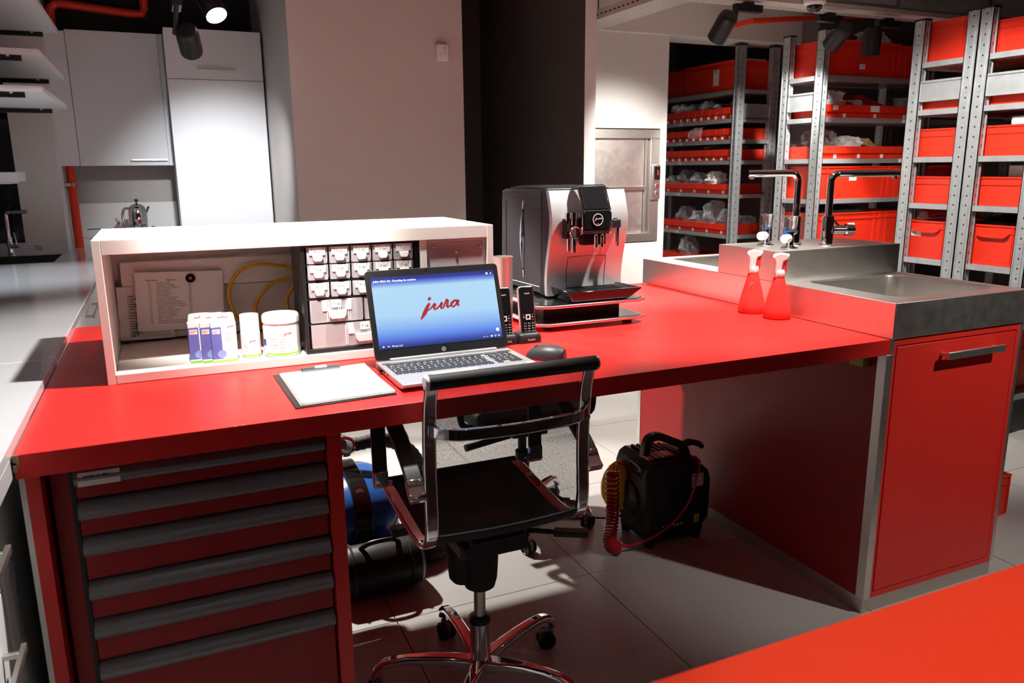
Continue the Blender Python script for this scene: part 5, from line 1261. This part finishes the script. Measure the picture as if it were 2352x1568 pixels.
bag('clear bag over the middle bins of the fourth alcove shelf', BX, 4.845+.0885*3, 1.421, (IX, .036), 1.500, (.078, .080), 1.534, 13, 'clear')
bag('smoky bag over the bins nearest the post of the fourth alcove shelf', BX+.01, 4.845, 1.421, (IX, .036), 1.500, (.085, .043), 1.532, 14, 'smoke_bag')
for i, (h, m, l) in enumerate(((.045, 'smoke_bag', 'small smoky bag beside the post on the fifth alcove shelf'), (.095, 'bag_white', 'white crinkled bag on the fifth alcove shelf'), (.085, 'clear', 'clear bag in the middle of the fifth alcove shelf'), (.110, 'smoke_bag', 'smoky bag with a raised tip on the fifth alcove shelf'), (.060, 'clear', 'clear bag at the wall end of the fifth alcove shelf'))):
    bag(l, BX, 4.90+.178*i, 1.173, (IX, .076), 1.245, (.085, .084), 1.245+h, 20+i, m)
for i, (h, m, l) in enumerate(((.115, 'clear', 'glossy clear bag beside the post on the sixth alcove shelf'), (.175, 'clear', 'tall pile of clear bags on the sixth alcove shelf'), (.085, 'clear', 'low clear bag on the sixth alcove shelf'), (.115, 'smoke_bag', 'smoky bag at the wall end of the sixth alcove shelf'))):
    bag(l, BX, 4.90+.178*i, .870, (IX, .076), .942, (.088, .086), .942+h, 30+i, m)
bag('clear bag spilling at the rear of the sixth alcove shelf', 4.20, 4.90, .870, (.055, .070), .942, (.064, .078), 1.0, 36, 'clear')
bag('big clear bag standing in the lowest visible alcove bins', BX, 5.38, .564, (IX, .078), .670, (.085, .088), .820, 37, 'clear')
crumple('plastic_bag', 'dark bag lying on the big top crate of the alcove rack', (4.08, 5.2, 2.12), (.22, .35, .07), 38, 'smoke_bag')
MB().box(4.0, 4.24, 4.83, 4.90, 2.1345, 2.148).build('foam_board', 'paper', None, 'white foam strip lying on the top alcove crate', 'foam strip')
bag('heap of bright white bags on the second shelf facing the taps', 3.990, 3.965, 1.673, (.100, .100), 1.749, (.108, .112), 1.845, 41, 'bag_white')
bag('small white bag beside the sloping bin side on the second shelf facing the taps', 4.190, 3.950, 1.673, (.042, .075), 1.749, (.046, .080), 1.790, 42, 'bag_white')
bag('smoky clear bag heaped over the bins facing the taps', 3.955, 3.965, 1.421, (.085, .100), 1.495, (.098, .110), 1.605, 43, 'smoke_bag')
bag('white paper bag lying in the bins facing the taps', 4.157, 3.950, 1.421, (.088, .095), 1.495, (.098, .105), 1.565, 44, 'bag_white')
bag('low smoky bag at the rack end facing the alcove', 3.955, 4.118, 1.421, (.080, .036), 1.495, (.088, .036), 1.540, 45, 'smoke_bag')
MB().obox(Matrix.Translation((4.362, 3.97, 1.4875)) @ Matrix.Rotation(R(32), 4, 'Y') @ Matrix.Rotation(R(6), 4, 'Z'), .165, .14, .05).build('cardboard_box', 'cardboard', None, 'tilted cardboard box in the bins facing the taps', 'box', bev=.002)
bag('pinkish bag lying on the top crates by the hanging spotlight', 4.315, 3.945, 1.927, (.120, .095), 2.132, (.125, .100), 2.215, 46, 'bag_white')
bag('dark bag filling the lower crate of the rack facing the taps', 4.13, 3.995, .867, (.245, .148), 1.075, (.22, .14), 1.118, 47, 'black_soft')
crumple('plastic_bag', 'black rubbish bag under the fifth shelf of the farther back-to-back rack', (4.15, 3.10, .471), (.24, .20, .22), 48, 'black_soft')
bag('black rubbish bag on the fifth-shelf crate of the nearer back-to-back rack', 4.146, 2.715, .867, (.176, .130), 1.068, (.17, .125), 1.118, 49, 'black_soft')
bag('dark flat bag on the fifth-shelf crate of the farther back-to-back rack', 4.170, 3.108, .867, (.152, .130), 1.068, (.15, .13), 1.108, 50, 'smoke_bag')
bag('shiny clear tuft at the edge of the tall labelled crate', 3.981, 3.165, 1.02, (.020, .024), 1.068, (.028, .030), 1.115, 51, 'clear')
MB().prism(rrect(.30, .14, .02, 3, 4.11, 2.64), 1.5688, 1.610, 'z').build('white_tub', 'tub_white', None, 'white lid lying on the ribbed crate of the nearer rack, third shelf', 'lid', bev=.004)
MB().box(4.0, 4.25, 2.572, 2.710, 1.3118, 1.369).build('white_box', 'label_white', None, 'white box lying on the ribbed crate of the nearer rack, fourth shelf', 'box', bev=.003)
def carton_box(x0, x1, y0, y1, z0, z1, label):
    t = T('cardboard_box', label, 'box', ((x0+x1)/2, (y0+y1)/2, z0))
    MB().box(x0, x1, y0, y1, z0, z1).build('body', 'cardboard', t, bev=.002)
    MB().box(x0-.0005, x1+.0005, (y0+y1)/2-.02, (y0+y1)/2+.02, z1-.0002, z1+.0006).build('tape', 'tray_metal', t)
carton_box(4.36, 4.60, 2.98, 3.24, 1.669, 1.86, 'brown cardboard box above the end panel of the farther back-to-back rack')
carton_box(4.36, 4.60, 2.60, 2.86, 1.669, 1.86, 'brown cardboard box above the end panel of the nearer back-to-back rack')
carton_box(4.36, 4.80, 2.58, 2.82, 1.92, 2.14, 'brown cardboard box on top of the nearer back-to-back rack')
crate((2.93, 1.93, 0), .16, .12, .17, 'small red tub on the floor behind the sink cabinet')

# ------------------------------------------------------------------ kitchen: near white counter along the desk
wt = T('white_worktop', 'glossy white worktop running along the left end of the red desk', 'worktop', (-.77, 2.7, .865))
MB().box(-1.25, -.2815, -.30, 2.298, .882, .905).build('slab', 'gloss_white', wt, bev=.0015)
MB().box(-1.25, -.2815, 2.301, 4.85, .882, .905).build('slab', 'gloss_white', wt, bev=.0015)
MB().box(-.300, -.2815, -.30, 1.565, .845, .8815).build('front_edge', 'gloss_white', wt, bev=.001)
def drawer_unit(y0, y1, label, splits, hand, hx=(.25, .75)):
    t = T('base_cabinet', label, 'cabinet', (-.78, (y0+y1)/2, 0))
    MB().box(-1.245, -.340, y0, y1, .08, .880).build('body', 'cab_white', t)
    MB().box(-1.2, -.39, y0+.002, y1-.002, 0, .08).build('plinth', 'dark_grey', t)
    for (z0, z1), hz in zip(splits, hand):
        d = MB().box(-.339, -.320, y0+.002, y1-.03, z0, z1).build('drawer', 'cab_white', t, bev=.001)
        a, c = y0+(y1-y0)*hx[0], y0+(y1-y0)*hx[1]
        MB().box(-.295, -.286, a, c, hz-.007, hz+.007).box(-.320, -.295, a+.02, a+.03, hz-.005, hz+.005).box(-.320, -.295, c-.03, c-.02, hz-.005, hz+.005).build('handle', 'steel_dark', d, bev=.001)
    MB().box(-.339, -.326, y1-.028, y1, .08, .84).build('filler', 'cab_white', t)
drawer_unit(.62, 1.562, 'white drawer unit with long bar handles before the desk end', [(.652, .838), (.372, .648), (.09, .368)], [.746, .556, .27], (.20, .93))
drawer_unit(1.566, 3.30, 'white base cabinet hidden beside the drawer end of the red desk', [(.09, .838)], [.75])
drawer_unit(3.304, 4.84, 'white drawer unit with bar handles beyond the back edge of the desk', [(.632, .838), (.09, .628)], [.775, .55], (.28, .54))
# back counter with sink
bk = T('kitchen_counter', 'white kitchen counter with inset sink by the black splashback', 'worktop', (-.7, 5.5, .845))
b = MB().box(-1.246, -.93, 4.856, 6.168, .85, .885).box(-.56, -.40, 4.856, 6.168, .85, .885).box(-.93, -.56, 4.856, 5.08, .85, .885).box(-.93, -.56, 5.56, 6.168, .85, .885).box(-.40, .132, 5.30, 6.168, .85, .885)
b.build('slab', 'gloss_white', bk, smooth=False)
vs = [(-.93,5.08,.885),(-.56,5.08,.885),(-.56,5.56,.885),(-.93,5.56,.885),(-.90,5.11,.72),(-.59,5.11,.72),(-.59,5.53,.72),(-.90,5.53,.72)]
MB().add(vs, [(0,1,5,4),(1,2,6,5),(2,3,7,6),(3,0,4,7),(4,5,6,7)]).build('sink_bowl', 'black', bk, smooth=False)
MB().box(-1.246, -.535, 5.675, 5.695, .8855, .955).build('upstand', 'gloss_white', bk)
MB().box(-.53, .132, 6.150, 6.168, .8855, 1.168).build('splash_strip', 'wall_white', bk)
ub = T('base_cabinet', 'white base cabinet with a dark appliance front under the kitchen sink counter', 'cabinet', (-.6, 5.6, 0))
MB().box(-1.245, -.42, 4.86, 6.16, .08, .70).build('body', 'cab_white', ub)
MB().box(-.418, .130, 5.34, 6.16, .08, .848).build('oven_side', 'cab_white', ub)
MB().box(-.38, .10, 5.325, 5.34, .20, .835).build('oven_front', 'black_gloss', ub, bev=.002)
MB().box(-.33, .05, 5.318, 5.326, .32, .80).build('oven_window', 'grey_plastic', ub)
struct(MB().box(-1.25, -.765, 5.696, 5.72, .8855, 3), 'wall_splashback', 'splash_black')
struct(MB().box(-.765, -.535, 5.697, 6.2, .8855, 2.9), 'wall_column', 'wall_white')
# kitchen tap
t = T('kitchen_tap', 'slim chrome tap at the kitchen sink by the black splashback', 'tap', (-.80, 5.30, .885))
t.location = (-.835, 5.60, .8855)
x, y, z = -.835, 5.60, .8855
MB().lathe([(.026,0),(.026,.004),(.018,.008),(.0175,.11),(.015,.115)], (x, y, z), 20).build('body', 'chrome', t)
MB().tube(ell((x, y, z+.10), z+.262, (1, -.25, 0), .125, .022), .0115, 14).build('spout', 'chrome', t)
MB().cyl((x+.01, y-.01, z+.055), (x+.05, y-.02, z+.055), .014, n=14).tube([(x+.04, y-.02, z+.06), (x+.03, y-.02, z+.14)], .005, 8).build('lever', 'chrome', t)
MB().box(-.715, -.675, 5.672, 5.675, .905, .935).build('plug_socket', 'steel_dark', None, 'small dark wall socket in the white upstand behind the kitchen sink', 'socket', bev=.002)
# red heating pipe
pp_ = T('riser_pipe', 'thick red riser pipe standing in the kitchen corner', 'pipe', (-.497, 6.0, .886))
MB().tube([(-.497, 6.0, .886)]+[(-.497, 6.0, 2.36)]+[(-.497+.06*(1-math.cos(a)), 6.0, 2.36+.06*math.sin(a)) for a in [R(15*k) for k in range(1, 7)]]+[(-.02, 6.0, 2.385), (.035, 6.0, 2.39), (.05, 6.0, 2.42), (.05, 6.0, 2.99)], .027, 18).build('tube', 'pipe_red', pp_)
MB().cyl((-.497, 6.0, 1.272), (-.497, 6.0, 1.318), .032, n=20).build('coupling', 'pipe_red', pp_)
MB().box(-.535, -.50, 5.955, 5.985, 1.288, 1.308).cyl((-.492, 5.96, 1.298), (-.480, 5.955, 1.298), .012, n=12).build('clamp', 'galv', pp_)
# wall cabinet
wc = T('wall_cabinet', 'white wall cabinet with a bar handle over the tea kettle', 'cabinet', (-.22, 6.0, 1.417))
MB().box(-.430, .134, 5.870, 6.166, 1.420, 2.243).build('body', 'cab_white', wc)
d = MB().box(-.420, .104, 5.850, 5.869, 1.417, 2.246).build('door', 'cab_white', wc, bev=.0015)
MB().box(-.122, .098, 5.815, 5.825, 1.448, 1.460).box(-.112, -.102, 5.825, 5.850, 1.450, 1.458).box(.078, .088, 5.825, 5.850, 1.450, 1.458).build('handle', 'steel', d, bev=.001)
MB().box(.107, .136, 5.852, 5.869, 1.417, 2.246).build('filler', 'cab_white', wc)
MB().box(-.556, -.424, 5.852, 5.8695, 1.417, 2.236).build('blind_panel', 'cab_white', wc, bev=.0015)
# tall cabinet
tc_ = T('tall_cabinet', 'tall white cabinet with an upper flap beside the grey pillar', 'cabinet', (.43, 5.9, 0))
MB().box(.140, .722, 5.620, 6.166, .08, 2.248).build('body', 'cab_white', tc_)
MB().box(.15, .71, 5.66, 6.15, 0, .08).build('plinth', 'dark_grey', tc_)
MB().box(.138, .720, 5.600, 5.619, .085, 1.947).build('door', 'cab_white', tc_, bev=.0015)
d = MB().box(.138, .720, 5.600, 5.619, 1.951, 2.252).build('flap', 'cab_white', tc_, bev=.0015)
MB().box(.322, .548, 5.568, 5.577, 1.992, 2.008).box(.335, .345, 5.577, 5.60, 1.995, 2.005).box(.525, .535, 5.577, 5.60, 1.995, 2.005).build('handle', 'steel', d, bev=.001)
# floating shelves
def shelf(z, y0, y1, label, th=.026):
    t = T('floating_shelf', label, 'shelf', (-.83, (y0+y1)/2, z))
    MB().box(-1.25, -.42, y0, y1, z, z+th).build('board', 'cab_white', t, bev=.001)
    for y in (y0+.03, y1-.05):
        br = MB().box(-1.25, -.495, y, y+.022, z-.024, z-.0005).box(-1.25, -.9, y-.005, y+.027, z-.05, z-.024).build('bracket', 'black', t, bev=.001)
        MB().box(-.553, -.541, y-.004, y+.001, z-.008, z-.0005).build('clip', 'label_white', br)
shelf(2.153, 3.9, 5.42, 'topmost white floating shelf on black brackets in the kitchen')
shelf(1.898, 4.29, 5.42, 'middle white floating shelf on black brackets in the kitchen')
shelf(1.734, 4.24, 5.39, 'lowest white floating shelf on black brackets in the kitchen')
MB().box(-1.25, -.665, 5.0, 5.3, 1.330, 1.382).box(-1.25, -.70, 5.02, 5.28, 1.320, 1.3299).build('cooker_hood', 'white_plastic', None, 'flat white hood below the floating shelves at the black splashback', 'cooker hood', bev=.004)
# tea kettle set
kt = T('tea_kettle', 'lower chrome kettle of the double tea set under the wall cabinet', 'kettle', (-.125, 5.88, .886))
KX, KY = -.122, 5.88
MB().lathe([(.070,0),(.080,.006),(.084,.03),(.082,.07),(.072,.110),(.058,.135),(.056,.142)], (KX, KY, .886), 36).build('body', 'chrome', kt)
MB().tube(bezier([(KX-.07, KY-.01, .95), (KX-.10, KY-.015, .99), (KX-.115, KY-.018, 1.045), (KX-.135, KY-.02, 1.078)], 5), [.016]*5+[.012]*6+[.009]*5, 12).build('spout', 'chrome', kt)
MB().tube(bezier([(KX+.066, KY, .996), (KX+.090, KY, 1.008), (KX+.104, KY, .985), (KX+.108, KY, .95), (KX+.10, KY, .92)], 5), .010, 12).build('handle', 'black_gloss', kt)
ku = T('tea_pot', 'small chrome teapot stacked on the kettle under the wall cabinet', 'teapot', (KX, KY, 1.0285))
MB().lathe([(.050,0),(.058,.004),(.061,.03),(.059,.075),(.054,.100),(.050,.110)], (KX, KY, 1.0285), 36).build('body', 'chrome', ku)
ld = MB().lathe([(.053,.110),(.050,.118),(.032,.132),(.010,.140),(.0,.141)], (KX, KY, 1.0285), 32).build('lid', 'chrome', ku)
MB().lathe([(.005,.140),(.004,.148),(.012,.158),(.014,.165),(.010,.170),(0,.168)], (KX, KY, 1.0285), 16).build('knob', 'black_gloss', ld)
MB().tube(bezier([(KX-.045, KY, 1.135), (KX-.075, KY, 1.135), (KX-.090, KY, 1.10), (KX-.090, KY, 1.06), (KX-.082, KY, 1.04)], 5), .010, 12).build('handle', 'chrome', ku)
MB().tube([(KX+.052, KY, 1.11), (KX+.066, KY-.004, 1.135), (KX+.073, KY-.006, 1.150)], [.012, .009, .007], 10).build('spout', 'chrome', ku)
MB().tube(bezier([(-.44, 6.02, 1.00), (-.36, 5.98, 1.003), (-.28, 5.95, .985), (-.24, 5.94, .93), (-.26, 5.93, .89)], 6), .003, 6).build('appliance_cable', 'rubber', None, 'thin dark cable curving behind the red riser pipe', 'cable')
